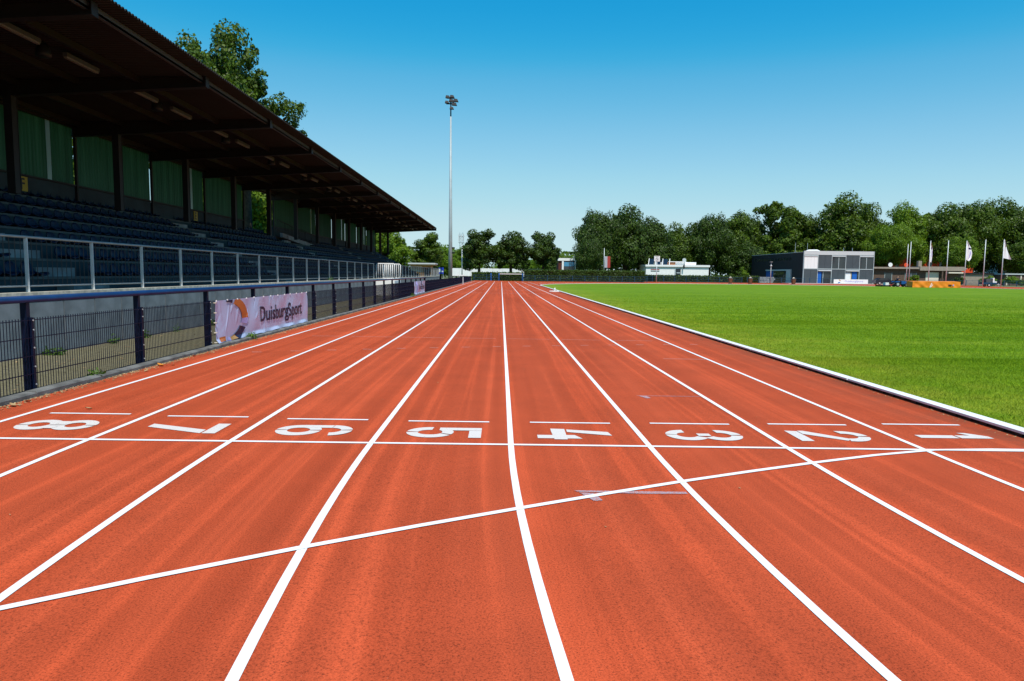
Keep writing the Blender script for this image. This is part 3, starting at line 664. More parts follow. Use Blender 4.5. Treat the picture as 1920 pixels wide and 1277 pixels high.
# rear wall : concrete parapet and ribbed translucent panels
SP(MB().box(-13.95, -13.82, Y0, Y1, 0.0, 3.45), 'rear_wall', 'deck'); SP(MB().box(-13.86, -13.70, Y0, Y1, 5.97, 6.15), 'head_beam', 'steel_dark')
for k in range(len(BY)-1):
    a, b = BY[k]+0.045, BY[k+1]-0.045
    if abs(BY[k]-32.1) < 0.5:
        continue
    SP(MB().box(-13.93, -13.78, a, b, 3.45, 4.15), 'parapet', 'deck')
    SP(MB().box(-13.80, -13.72, a, b, 4.15, 4.20), 'sill_rail', 'steel_dark')
    mb = MB(); vs = []; nn = int((b-a)/0.04)
    for i in range(nn+1):
        yy = a+(b-a)*i/nn; d = 0.012 if (i//2) % 2 else 0.0; vs += [(-13.80+d, yy, 4.20), (-13.80+d, yy, 5.97)]
    if k % 2 == 1: MB().box(-13.785, -13.775, b-1.35, b-1.15, 4.20, 5.97).build('clear_strip', 'clear_panel', stand, (10, -30, 0))
    mb.add(vs, [(2*i, 2*i+2, 2*i+3, 2*i+1) for i in range(nn) if not (k % 2 == 1 and b-1.36 < vs[2*i][1] < b-1.16)]); mb.build('translucent_panel', 'green_panel', stand, (10, -30, 0), fix=False)
# ramp guard beside the rear opening
SP(MB().hexa([(-13.1, 36.2, 3.5), (-12.95, 36.2, 3.5), (-12.95, 44.5, 3.0), (-13.1, 44.5, 3.0), (-13.1, 36.2, 3.75), (-12.95, 36.2, 3.75), (-12.95, 44.5, 3.25), (-13.1, 44.5, 3.25)]), 'ramp_wall', 'concrete')
rg = MB(); rg.tube([(-13.02, 35.4, 4.46), (-13.02, 44.6, 3.92)], 0.025, 6); rg.tube([(-13.02, 35.4, 3.85), (-13.02, 44.6, 3.35)], 0.02, 6)
for i in range(38): y = 35.4+i*0.245; z = 4.46-(y-35.4)*0.0587; rg.tube([(-13.02, y, z-0.6), (-13.02, y, z)], 0.010 if i % 6 else 0.022, 4)
SP(rg, 'ramp_handrail', 'steel_dark')
# front railing
def railing(ya, yb):
    n = round((yb-ya)/1.9); st = (yb-ya)/n
    pm = MB().box(-8.095, -8.035, -0.008, 0.008, 1.05, 2.03).mesh('railing_post')
    bal = MB()
    for i in range(1, 14): y = st*i/14; bal.box(-8.069, -8.061, y-0.005, y+0.005, 1.235, 2.02)
    balm = bal.mesh('railing_infill')
    for i in range(n+1):
        link('railing_post', pm, 'galv_light', stand, (10, ya+i*st-30, 0))
        if i < n: link('railing_infill', balm, 'baluster', stand, (10, ya+i*st-30, 0))
    SP(MB().tube([(-8.065, ya-0.05, 2.045), (-8.065, yb+0.05, 2.045)], 0.024, 10), 'railing_rail', 'rail_steel', True)
    SP(MB().tube([(-8.065, ya-0.05, 1.225), (-8.065, yb+0.05, 1.225)], 0.016, 8), 'railing_rail', 'rail_steel', True)
railing(5.96-1.905*4, 38.6); railing(42.4, 85.2)
# access steps with two open guard panels
SP(MB().box(-8.05, -6.85, 39.2, 42.0, 0.03, 0.98), 'access_landing', 'white')
for i in range(4): SP(MB().box(-8.0, -6.87, 42.0+0.28*i, 42.29+0.28*i, 0.03, 0.80-0.19*i), 'access_step', 'concrete')
for yy in (39.25, 41.95):
    gp = MB(); gp.tube([(-8.02, yy, 1.0), (-8.02, yy, 2.0), (-7.95, yy, 2.06), (-6.93, yy, 2.06), (-6.86, yy, 2.0), (-6.86, yy, 1.0)], 0.03, 8)
    gp.tube([(-8.02, yy, 1.12), (-6.86, yy, 1.12)], 0.025, 6)
    for i in range(1, 9): gp.tube([(-8.02+1.16*i/9, yy, 1.12), (-8.02+1.16*i/9, yy, 2.05)], 0.016, 5)
    SP(gp, 'guard_panel', 'white_alu', True)

# strip lights and loudspeakers under the roof
lm = MB().box(-0.05, 0.05, -0.62, 0.62, -0.05, 0.03); lmm = lm.mesh('strip_light'); lbm = MB().box(-0.035, 0.035, -0.6, 0.6, -0.085, -0.05).mesh('diffuser')
spk = MB().tube([(0, 0, 0.20), (0, 0, 0.12)], 0.03, 6).tube([(0, 0, 0.14), (0, 0, 0.06), (0, 0, -0.08), (0, 0, -0.14)], [0.05, 0.12, 0.15, 0.15], 14).mesh('loudspeaker', True)
ordn = ['first', 'second', 'third', 'fourth', 'fifth', 'sixth', 'seventh', 'eighth', 'ninth', 'tenth', 'eleventh', 'twelfth', 'thirteenth', 'fourteenth']
n = 0
for k in range(14):
    b = 7.35+BS*(k-1); z = rz(-9.5)-0.16
    for dy, w in ((0.95, 'nearer'), (3.05, 'farther')):
        o = empty('strip_light', (-9.5, b+dy, z), '%s of two pale strip lights in the %s roof bay from the camera' % (w, ordn[k]), 'lamp', 'strip lights under the stand roof')
        link('housing', lmm, 'steel_edge', o); link('diffuser', lbm, 'lamp', o)
    tag(link('loudspeaker', spk, 'black', None, (-9.75, b+2.1, z-0.02)), 'round black loudspeaker hanging in the %s roof bay from the camera' % ordn[k], 'loudspeaker', 'loudspeakers under the stand roof')
# yellow block letters on the parapet
def parapet_sign(y, letter, label):
    o = empty('block_sign', (-13.77, y, 3.98), label, 'sign')
    MB().box(0, 0.012, -0.19, 0.19, -0.26, 0.15).build('plate', 'yellow', o)
    me = text_mesh(letter)
    for v in me.vertices: v.co = (0.016, -0.13+v.co.x*0.42, -0.20+v.co.y*0.44)
    link('lettering', me, 'black', o)
parapet_sign(14.7, 'F', 'yellow sign with black letter behind the top seats nearest the camera'); parapet_sign(26.2, 'E', 'yellow sign with black letter E farther along the parapet')

# ------------------------------------------------------------------ floodlight mast
def cyl_part(name, pts, r, m, parent, n=12): return MB().tube(pts, r, n).build(name, m, parent, smooth=True)
mast = empty('floodlight_mast', (-7.2, 94, 0), 'tall tapering grey floodlight mast with dark lamp cluster beyond the stand', 'floodlight')
cyl_part('pole', [(0, 0, 0), (0, 0, 8), (0, 0, 22.9)], [0.29, 0.235, 0.11], 'mast', mast, 16)
cyl_part('upper_pole', [(0, 0, 22.8), (0, 0, 25.2)], [0.09, 0.08], 'navy', mast)
MB().box(-0.62, 0.75, -0.1, 0.1, 24.55, 24.7).box(-0.5, 0.5, -0.1, 0.1, 25.3, 25.42).box(-0.06, 0.06, -0.06, 0.06, 24.2, 25.5).build('crossarm', 'black', mast)
for i, (dx, dz, s) in enumerate(((-0.45, 25.55, 1), (0.15, 25.6, 1), (0.65, 25.1, 1.1), (-0.55, 24.85, 0.9), (0.45, 24.6, 1.1), (0.1, 24.05, 0.9), (0.05, 25.05, 1.1))):
    MB().hexa([(dx-0.28*s, -0.3, dz-0.16*s), (dx+0.36*s, -0.3, dz-0.20*s), (dx+0.36*s, 0.3, dz-0.20*s), (dx-0.28*s, 0.3, dz-0.16*s), (dx-0.20*s, -0.22, dz+0.16*s), (dx+0.22*s, -0.22, dz+0.12*s), (dx+0.22*s, 0.22, dz+0.12*s), (dx-0.20*s, 0.22, dz+0.16*s)]).build('lamp_head', 'black', mast)
for z in (4.3, 5.0): MB().box(0.22, 0.6, -0.15, 0.15, z-0.1, z+0.1).build('junction_box', 'black', mast)
# white board leaning at the mast foot, low plate
wb = empty('white_bench', (-5.7, 88, 0), 'white topped bench behind the fence at the floodlight foot', 'bench')
MB().box(-0.75, 0.75, -0.3, 0.3, 1.15, 1.27).build('top', 'white', wb)
for dx in (-0.6, 0, 0.6): MB().box(dx-0.04, dx+0.04, -0.2, 0.2, 0, 1.15).build('leg', 'galv_light', wb)
blk = empty('marker_stand', (4.45, 54.5, gz(4.45, 54.5)), 'white weighted base standing in the inner lane beside the kerb', 'stand')
MB().prism([(0.30*math.cos(a*math.pi/4+0.4)*1.5, 0.30*math.sin(a*math.pi/4+0.4)) for a in range(8)], 0.005, 0.10).build('base_plate', 'white', blk)
cyl_part('socket', [(0.05, 0, 0.1), (0.05, 0, 0.34)], 0.05, 'white', blk, 8)

# ------------------------------------------------------------------ trees
def crown_mesh(name, seed, rx, rz_, nclump, leaves, leaf, cr=(0.20, 0.36), inner=0.25, flat=0.35, sprays=22):
    g = np.random.default_rng(seed); cs = []; tries = 0
    env = lambda d: np.array([rx, rx, rz_ if d[2] > 0 else rz_*(1-flat)])
    ph = g.uniform(0, 6.28, 6)
    lobe = lambda d: 1+0.11*math.sin(3*math.atan2(d[1], d[0])+ph[0]+2*d[2])+0.07*math.sin(5*math.atan2(d[1], d[0])+ph[1]-3*d[2])+0.08*math.sin(7*d[2]+ph[2])
    while len(cs) < nclump and tries < 6000:
        tries += 1; d = g.normal(size=3); d /= np.linalg.norm(d); r = g.uniform(inner, 1)**0.55
        if d[2] < -0.75: continue
        p = d*r*env(d)*0.78*lobe(d)
        if all(np.linalg.norm((p-q[0])/rx) > 0.13 for q in cs): cs.append((p, rx*g.uniform(*cr)))
    nb = len(cs)
    for i in range(sprays):
        q = cs[g.integers(0, nb)]; d = q[0]/np.linalg.norm(q[0]+1e-6)+g.normal(size=3)*0.55+np.array([0, 0, 0.25]); d /= np.linalg.norm(d)
        cs.append((q[0]+d*q[1]*g.uniform(0.7, 1.02), q[1]*g.uniform(0.22, 0.45)))
    w = np.array([c[1]**2 for c in cs]); w[nb:] *= 0.8; w /= w.sum(); idx = g.choice(len(cs), leaves, p=w)
    cc = np.array([c[0] for c in cs])[idx]; rr = np.array([c[1] for c in cs])[idx]
    d = g.normal(size=(leaves, 3)); d /= np.linalg.norm(d, axis=1)[:, None]
    rad = np.where(idx < nb, g.uniform(0.3, 1.0, leaves)**0.45*(1+g.normal(0, 0.05, leaves)), np.abs(g.normal(0, 0.5, leaves)))
    st = g.normal(1, 0.22, (len(cs), 3)); st[:, 2] *= 0.78
    pos = cc+d*st[idx]*(rr*rad)[:, None]
    nrm = d*1.2+g.normal(size=(leaves, 3))*0.55+np.array([0, 0, 0.35]); nrm /= np.linalg.norm(nrm, axis=1)[:, None]
    t = np.cross(nrm, g.normal(size=(leaves, 3))); t /= np.linalg.norm(t, axis=1)[:, None]; b = np.cross(nrm, t)
    s = leaf*g.uniform(0.5, 1.35, leaves)[:, None]; t = t*s*0.5; b = b*s*0.36
    V = np.stack([pos-t*1.0, pos-b+nrm*s*0.06, pos+t*1.15, pos+b+nrm*s*0.06], 1).reshape(-1, 3)
    return np_mesh(name, V, np.arange(leaves*4).reshape(-1, 4), 4), cs[:nb]
def limb_mesh(name, cs, base, seed, tr=0.30):
    g = random.Random(seed); mb = MB(); top = Vector((0, 0, 0.25*0))
    mb.tube([(0, 0, -base), (0.05, 0.02, -base*0.6), (0.0, 0.08, -base*0.25), (0.1, 0, 0.4)], [tr*1.25, tr, tr*0.85, tr*0.6], 10)
    big = sorted(cs, key=lambda c: -c[1])[:22]
    for p, r in big:
        s = Vector((0, 0, -base*g.uniform(0.1, 0.35))); e = Vector(p); m1 = s.lerp(e, 0.45)+Vector((g.uniform(-.3, .3), g.uniform(-.3, .3), 0.12*(e-s).length))
        mb.tube([s, m1, e], [tr*0.42, tr*0.25, tr*0.07], 6)
    return mb.mesh(name, True)
TK = {}
G1 = 'trees behind the grandstand'
def tree_kind(key, seed, rx, rz_, nclump, leaves, leaf, base, tr, **kw):
    c, cs = crown_mesh('crown', seed, rx, rz_, nclump, leaves, leaf, **kw); TK[key] = (c, limb_mesh('trunk', cs, base, seed, tr), base)
tree_kind('near', 11, 5.2, 6.6, 70, 44000, 0.19, 11.0, 0.34, cr=(0.10, 0.22), inner=0.15, sprays=190)
tree_kind('A', 21, 6.5, 7.5, 80, 36000, 0.36, 11.0, 0.42, cr=(0.20, 0.38))
tree_kind('B', 22, 6.0, 8.0, 76, 34000, 0.35, 11.0, 0.40, cr=(0.20, 0.38))
tree_kind('C', 23, 7.0, 7.0, 88, 38000, 0.36, 11.0, 0.45, flat=0.15, cr=(0.20, 0.36))
tree_kind('S', 24, 5.6, 8.2, 64, 20000, 0.36, 12.0, 0.36, cr=(0.13, 0.23), sprays=60)
tree_kind('D', 25, 3.2, 4.6, 60, 20000, 0.25, 5.2, 0.22, flat=0.1, cr=(0.18, 0.32), sprays=34)
tree_kind('E', 26, 3.6, 4.2, 60, 21000, 0.25, 5.2, 0.24, flat=0.1, cr=(0.18, 0.32), sprays=34)
def tree(kind, x, y, top, width, leaf, label, rz=0.0, group='trees beyond the track', low=None):
    c, t, base = TK[kind]; bb = np.array([v.co[:] for v in c.vertices]) if kind not in tree.bb else None
    if bb is not None: tree.bb[kind] = (np.ptp(bb[:, 0]), bb[:, 2].max(), bb[:, 2].min())
    w0, z1, z0 = tree.bb[kind]
    sx = width*(1.0 if group == G1 else 1.22)/w0; sz = (top-low)/(z1-z0) if low is not None else top/(z1+base)
    zc = top-z1*sz
    o = empty('tree', (x, y, 0), label, 'tree', group, rz)
    a = link('crown', c, None, o, (0, 0, zc)); a.scale = (sx, sx, sz)
    if not c.materials: c.materials.append(M[leaf])
    a.material_slots[0].link = 'OBJECT'; a.material_slots[0].material = M[leaf]
    b = link('trunk', t, 'bark', o, (0, 0, zc)); b.scale = (sx, sx, (zc+0.05)/base if zc > 0 else sz)
    return o
tree.bb = {}
tree('near', -19.0, 41.5, 17.6, 9.2, 'leaf', 'tall leafy tree rising above the grandstand roof', 0.4, G1, 6.5)
tree('near', -17.3, 43.0, 15.3, 7.4, 'leaf', 'broad leafy tree beside the tallest one above the stand roof', 2.1, G1, 7.5)
tree('near', -25.5, 36.0, 14.0, 8.0, 'leaf', 'leafy tree mostly hidden behind the grandstand roof', 4.0, G1, 3.0)
tree('C', -21.0, 52.0, 11.5, 10, 'leaf_mid', 'bushy tree seen through the rear opening of the stand', 1.0, G1, 2.0)
tree('A', -24.0, 72.0, 9.5, 11, 'leaf_mid', 'bright green tree behind the far end of the stand seats', 2.2, G1, 0.6)
tree('E', -17.5, 104, 9.2, 8.5, 'leaf_mid', 'bright bushy tree just past the end of the stand roof', 0.3, G1, 0.6)
tree('D', -12.4, 112, 8.3, 6.4, 'leaf', 'darker round tree between the stand end and the floodlight mast', 1.3, G1, 1.5)
tree('E', -21.0, 118, 8.8, 9, 'leaf_mid', 'light green tree low behind the stand end columns', 3.3, G1, 0.5)
tree('A', -15.5, 172, 8.6, 11, 'leaf_lime', 'yellow green tree left of the floodlight mast', 0.2, 'far lime green trees', 0.6)
tree('B', -9.2, 176, 8.8, 9, 'leaf_lime', 'yellow green tree right of the floodlight mast', 1.2, 'far lime green trees', 0.6)
tree('D', -4.8, 144.5, 10.9, 7.4, 'leaf_dark', 'dark tree nearest the floodlight among three behind the straight', 0.0, 'three dark trees behind the straight', 1.9)
tree('E', 2.0, 145.0, 10.5, 8.8, 'leaf_dark', 'middle and widest of three dark trees behind the straight', 1.9, 'three dark trees behind the straight', 1.7)
tree('D', 8.9, 145.5, 10.7, 6.6, 'leaf_dark', 'right hand one of three dark trees behind the straight', 2.8, 'three dark trees behind the straight', 1.9)
tree('C', 15.5, 196, 8.4, 13, 'leaf_lime', 'yellow green tree above the small brick building', 0.9, 'far lime green trees', 0.6)
tree('B', 5.5, 215, 8.2, 14, 'leaf_lime', 'distant lime tree glimpsed between the dark trees', 2.5, 'far lime green trees', 0.6)
tree('C', 25.5, 178, 18.8, 12.5, 'leaf_dark', 'left half of the great dark tree mass behind the hedge', 0.5, low=1.8)
tree('A', 32.5, 181, 19.9, 13.5, 'leaf_dark', 'tall dark tree left of the white clubhouse', 2.0, low=1.5)
tree('B', 40.0, 184, 17.4, 11.5, 'leaf_dark', 'dark tree directly behind the clock on its pole', 3.5, low=2.0)
tree('C', 20.9, 163.5, 10.6, 7.2, 'leaf_dark', 'low dark tree beside the small brick building', 4.2, low=1.2)
tree('A', 50.5, 196, 16.6, 12, 'leaf', 'tree behind the middle of the white clubhouse', 1.1, low=1.5)
tree('C', 58.5, 194, 19.4, 13, 'leaf_dark', 'tall tree behind the right end of the white clubhouse', 2.7, low=1.5)
tree('B', 67.0, 197, 20.2, 12.5, 'leaf', 'tree above the grey stone wall and litter bins', 0.3, low=1.2)
tree('A', 66.5, 189, 11.5, 10.5, 'leaf_dark', 'lower dark tree left of the black clad building', 4.4, low=0.8)
tree('S', 76.5, 198, 23.2, 13.5, 'leaf', 'airy tree with sky gaps above the black clad building', 1.5, low=5.0)
tree('S', 84.5, 200, 21.5, 12, 'leaf', 'second airy tree over the corner of the sports building', 3.1, low=4.5)
tree('B', 90.5, 206, 20.5, 12.5, 'leaf', 'tree filling the gap left of the tallest one', 5.6, low=2.0)
tree('C', 71.5, 201, 20.8, 12.5, 'leaf_dark', 'dense tree left of the airy one above the black wall', 0.7, low=1.5)
tree('C', 82.0, 206, 15.0, 15, 'leaf_dark', 'dark tree low behind the sports building roof', 5.0, low=1.0)
tree('B', 97.5, 197, 26.2, 15.5, 'leaf', 'tallest tree rising behind the sports building', 0.8, low=3.0)
tree('A', 105.5, 200, 23.0, 13, 'leaf', 'tree right of the tallest one behind the sports building', 2.4, low=2.0)
tree('C', 104.0, 184, 16.5, 13, 'leaf_mid', 'lighter green tree at the right corner of the sports building', 3.6, low=4.5)
tree('B', 111.5, 192, 23.0, 12, 'leaf_mid', 'light green pointed tree above the mower', 5.1, low=3.6)
tree('S', 119.5, 198, 20.0, 13, 'leaf_mid', 'airy tree above the first pair of bare flagpoles', 0.6, low=4.0)
tree('A', 124.0, 193, 22.5, 15, 'leaf', 'tree behind the narrow furled flag', 1.7, low=4.0)
tree('C', 133.0, 195, 24.2, 16, 'leaf', 'broad tree behind the middle flagpoles', 2.9, low=3.5)
tree('B', 143.0, 196, 25.0, 15, 'leaf', 'tree above the white flag furthest right', 4.0, low=2.5)
tree('C', 152.0, 193, 24.5, 16, 'leaf', 'tree at the right edge of the view', 5.3, low=2.0)
tree('A', 119.5, 178, 12.5, 8, 'leaf_mid', 'lower tree in front of the red house', 0.1, low=3.8)
tree('C', 137.0, 178, 12.0, 12, 'leaf', 'lower tree right of the red house', 2.2, low=2.5)
tree('A', 162.0, 196, 25.0, 17, 'leaf', 'tree just outside the right edge of the view', 1.0, low=2.0)

# ------------------------------------------------------------------ hedges and shrubs
def leaf_volume(name, boxes, n, leaf, seed):
    g = np.random.default_rng(seed); Vs = []
    for x0, x1, y0, y1, z0, z1 in boxes:
        p = np.stack([g.uniform(x0, x1, n), g.uniform(y0, y1, n), z0+(z1-z0)*g.uniform(0, 1, n)], 1)
        side = g.integers(0, 3, n); p[side == 0, 1] = y0+g.normal(0, 0.05, (side == 0).sum()); p[side == 1, 2] = z1+g.normal(0, 0.10, (side == 1).sum())
        nr = g.normal(size=(n, 3))+np.array([0, -0.5, 0.5]); nr /= np.linalg.norm(nr, axis=1)[:, None]
        t = np.cross(nr, g.normal(size=(n, 3))); t /= np.linalg.norm(t, axis=1)[:, None]; b = np.cross(nr, t); s = leaf*g.uniform(.6, 1.4, n)[:, None]
        Vs.append(np.stack([p-t*s*.5, p-b*s*.36, p+t*s*.5, p+b*s*.36], 1).reshape(-1, 3))
    V = np.concatenate(Vs); return np_mesh(name, V, np.arange(len(V)).reshape(-1, 4), 4)
def hedge(x0, x1, y, h, label, n, seed):
    o = empty('hedge', ((x0+x1)/2, y, 0), label, 'hedge', 'clipped hedges behind the track'); c = -(x0+x1)/2
    link('foliage', leaf_volume('foliage', [(x0+c, x1+c, -0.1, 0.7, 0.05, h)], n, 0.24, seed), 'hedge', o)
    MB().box(x0+c+0.1, x1+c-0.1, 0.02, 0.6, 0, h-0.12).build('branch_core', 'bark', o)
hedge(-6.0, 4.4, 137.6, 1.55, 'low clipped hedge behind the end of the straight', 7000, 1)
hedge(4.6, 29.0, 137.4, 2.15, 'taller clipped hedge right of the straight below the dark trees', 16000, 2)
hedge(31.5, 58.0, 153.0, 1.35, 'dark low hedge in front of the white clubhouse', 12000, 3)
fw = leaf_volume('far_wood', [(-60+20*i, -38+20*i, 226, 229, 0, 7.5+2.0*math.sin(i*1.7)) for i in range(14)], 2600, 0.75, 77)
tag(link('far_wood', fw, 'leaf_dark'), 'distant dark woodland band closing the view behind the trees', 'woodland', kind='stuff')
def shrub(x, y, r, h, label, seed, leaf='leaf_mid'):
    o = empty('shrub', (x, y, 0), label, 'shrub', 'shrubs by the far buildings'); c, cs = crown_mesh('foliage', seed, r, h*0.6, 14, 2200, 0.22, sprays=12)
    a = link('foliage', c, leaf, o, (0, 0, h*0.45)); MB().tube([(0, 0, 0), (0.05, 0, h*0.5)], [0.06, 0.03], 6).build('stem', 'bark', o)
for a in ((92.5, 152, 1.3, 2.3, 'round shrub behind the mower driver', 41, 'leaf_mid'), (103.0, 152.5, 1.5, 1.9, 'dark round shrub before the cream garage door', 42, 'leaf_dark'), (108.5, 151, 1.8, 2.2, 'shrub under the bungalow canopy', 43, 'leaf_mid'), (112.0, 149, 2.0, 2.0, 'wide shrub between the flagged poles', 44, 'leaf_mid'), (106.0, 146, 1.5, 1.2, 'low shrub by the end of the orange mat', 45, 'leaf_mid'), (116.0, 150, 1.7, 1.5, 'shrub behind the dark trailer', 46, 'leaf'), (113.0, 140, 1.6, 1.0, 'low bush right of the last flagpole', 47, 'leaf_mid'), (56.0, 166, 1.4, 2.0, 'small bush at the right end of the clubhouse', 48, 'leaf'), (62.5, 176, 1.4, 4.5, 'bright upright shrub left of the black clad building', 49, 'leaf_mid')):
    shrub(a[0], a[1], a[2], a[3], a[4], a[5], a[6])

# ------------------------------------------------------------------ far fences
def bar_fence(x0, y0, x1, y1, h, label, name='bar_fence', m='blue_fence', step=2.5, rails=(0.15, 0.55, 1.0), mesh=True):
    L = math.hypot(x1-x0, y1-y0); o = empty(name, (x0, y0, 0), label, 'fence', None, math.atan2(y1-y0, x1-x0)); n = max(1, round(L/step)); st = L/n
    p = MB().box(-0.05, 0.05, -0.05, 0.05, 0, h+0.06).mesh('post'); q = MB()
    if mesh:
        for i in range(int(st/0.10)): q.box(0.06+i*0.10, 0.068+i*0.10, -0.004, 0.004, 0.05, h)
    for r in rails: q.box(0.05, st-0.05, -0.015, 0.015, r*h-0.02, r*h+0.02)
    q = q.mesh('mesh_panel')
    for i in range(n+1):
        link('post', p, m, o, (i*st, 0, 0))
        if i < n: link('mesh_panel', q, m, o, (i*st, 0, 0))
    return o
bar_fence(-5.5, 136.2, -0.4, 136.2, 1.2, 'petrol blue mesh fence closing the left end of the straight')
bar_fence(4.2, 136.3, 29.2, 136.3, 1.15, 'blue mesh fence in front of the tall clipped hedge')
bar_fence(31.0, 151.5, 53.5, 151.5, 1.2, 'blue mesh fence in front of the white clubhouse')
bar_fence(54.0, 149.5, 66.2, 148.5, 1.15, 'thin blue railing before the stone wall and black building', rails=(0.5, 1.0), mesh=False)
bar_fence(67.6, 149.0, 73.5, 149.0, 1.15, 'short blue railing before the sports building door', rails=(0.5, 1.0), mesh=False)
bar_fence(86.0, 136.0, 125.0, 133.0, 1.1, 'dark blue fence running behind the flagpoles', rails=(0.5, 1.0))
gt = empty('barrier_gate', (1.0, 136.4, 0), 'blue framed barrier with white top bar across the straight end', 'gate')
for x in (-3.1, -1.5, 3.2): MB().box(x-1.0+0.9, x-0.78+0.9, -0.1, 0.1, 0, 1.55).build('post', 'blue_paint', gt)
MB().box(-1.38, 3.1, -0.05, 0.05, 1.36, 1.48).build('top_bar', 'white', gt)
for z in (0.3, 0.62, 0.95): MB().box(-1.38, 3.1, -0.03, 0.03, z, z+0.06).build('rail', 'navy', gt)

# ------------------------------------------------------------------ background buildings
kio = empty('kiosk', (-10.6, 91, 0), 'low wooden kiosk with flat roof past the end of the stand', 'kiosk')
MB().box(-1.6, 1.1, -1.4, 1.6, 0, 2.45).build('wall', 'wood', kio); MB().box(-1.9, 1.75, -2.0, 1.8, 2.62, 2.80).build('roof', 'header', kio)
MB().box(-1.8, 1.65, -1.9, 1.7, 2.45, 2.62).build('fascia', 'wood', kio); MB().box(0.2, 1.0, -1.43, -1.38, 0.9, 2.2).build('hatch', 'black', kio); MB().box(-1.5, -0.1, -1.44, -1.39, 1.6, 2.35).build('panel', 'cream', kio)
sg = empty('blue_sign', (-9.0, 100, 0), 'small blue and white sign board beside the floodlight mast', 'sign')
MB().box(-0.36, 0.36, -0.03, 0.03, 1.35, 2.3).build('board', mat('sign_blue', (0.02, 0.05, 0.45), 0.5), sg); MB().box(-0.34, 0.30, -0.04, -0.032, 1.62, 1.82).build('white_band', 'white', sg); MB().box(-0.34, -0.02, -0.041, -0.033, 1.83, 2.1).build('white_patch', 'white', sg)
for x in (-0.3, 0.3): MB().box(x-0.03, x+0.03, 0.031, 0.09, 0, 2.3).build('post', 'galv', sg)
wbd = empty('white_hoarding', (-3.6, 166, 0), 'long row of white boards behind the hedge at the straight end', 'hoarding')
for i in range(7): MB().box(-9.0+2.6*i, -6.43+2.6*i, -0.05, 0.05, 0.8, 2.65+0.02*(i % 2)).build('board', 'white', wbd)
for i in range(8): MB().box(-9.05+2.6*i, -8.97+2.6*i, 0.06, 0.14, 0, 2.5).build('post', 'galv', wbd)
bc = empty('blue_container', (6.7, 148, 0), 'blue striped container behind the hedge under the dark trees', 'container')
MB().box(-1.8, 1.8, -1.2, 1.2, 0.1, 2.5).build('body', 'blue_paint', bc)
for z in (0.7, 1.3, 1.95): MB().box(-1.8, 1.8, -1.26, -1.2, z, z+0.22).build('stripe', 'b_lav', bc)
MB().box(-1.85, 1.85, -1.3, 1.25, 2.5, 2.6).build('roof', 'blue_rail', bc)
rb = empty('brick_building', (15.8, 168, 0), 'small dark brick building with white frame and blue glass', 'building')
MB().box(-2.0, 4.0, -1.6, 5, 0, 4.9).build('wall', 'brick_red', rb); MB().box(-2.15, 4.2, -1.9, 5.2, 4.72, 5.35).build('parapet', 'white', rb)
MB().box(-1.2, -0.75, -1.85, -1.6, 0, 4.72).build('frame_post', 'white', rb); MB().box(1.9, 2.2, -1.85, -1.6, 0, 4.72).build('frame_post', 'white', rb); MB().box(-0.75, 1.9, -1.8, -1.6, 2.0, 2.4).build('frame_rail', 'white', rb)
for z0, z1, mm in ((3.4, 4.5, 'glass_blue'), (2.45, 3.35, 'glass')):
    for x in (-0.7, 0.62): MB().box(x, x+1.22, -1.72, -1.62, z0, z1).build('window', mm, rb)

club = empty('clubhouse', (44, 174, 0), 'long low white clubhouse with flat roof and solar panels', 'building')
MB().box(-7.8, 8.0, -2, 7, 0, 3.55).build('wall', 'white', club); MB().box(-8.0, 8.2, -2.35, 7.2, 3.62, 4.1).build('roof_edge', 'white_alu', club); MB().box(-7.9, 8.1, -2.2, 7.1, 3.5, 3.62).build('soffit', 'frame_grey', club)
MB().box(-4.6, 5.6, 1, 5, 4.1, 4.85).build('upper_block', 'white', club); MB().box(-1.9, 0.2, 0.7, 1.0, 4.15, 4.75).build('terracotta_band', 'tile', club); MB().box(-1.6, 2.9, 0.4, 5.2, 4.85, 5.0).build('upper_roof', 'white_alu', club)
MB().box(-0.3, 0.95, -2.06, -2.0, 0.2, 3.2).build('door', 'solar', club); MB().box(-0.55, -0.35, -2.08, -2.0, 0.2, 3.0).build('door_frame', 'galv', club)
for z in (1.2, 2.0): MB().box(-0.1, 0.8, -2.12, -2.06, z, z+0.25).build('door_panel', 'galv', club)
MB().box(-6.6, -4.4, -2.05, -2.0, 2.85, 3.0).build('red_stripe', 'flag_red', club); MB().box(-6.6, -4.4, -2.05, -2.0, 2.42, 2.62).build('notice_band', 'black', club)
for i in range(3): MB().hexa([(-6.9+1.75*i, -1.4, 4.12), (-5.8+1.75*i, -1.4, 4.12), (-5.2+1.75*i, 0.6, 5.6), (-6.3+1.75*i, 0.6, 5.6), (-6.9+1.75*i, -1.3, 4.10), (-5.8+1.75*i, -1.3, 4.10), (-5.2+1.75*i, 0.7, 5.58), (-6.3+1.75*i, 0.7, 5.58)]).build('solar_panel', 'solar', club)
for i in range(4): MB().tube([(-7.1+1.75*i, -1.45, 4.12), (-6.5+1.75*i, 0.6, 5.65)], 0.09, 5).build('panel_frame', 'white', club)
dsh = empty('satellite_dish', (45.6, 171.4, 4.1), 'round grey dish on a post above the white clubhouse roof', 'dish')
cyl_part('post', [(0, 0, 0), (0, 0, 0.9)], 0.07, 'galv', dsh, 8); MB().disc((0, -0.12, 1.2), 0.48, 'y', 0.08, 18).build('bowl', 'galv_light', dsh); MB().box(-0.18, 0.12, -0.2, 0.0, -0.9, 0.1).build('bracket', 'black', dsh)

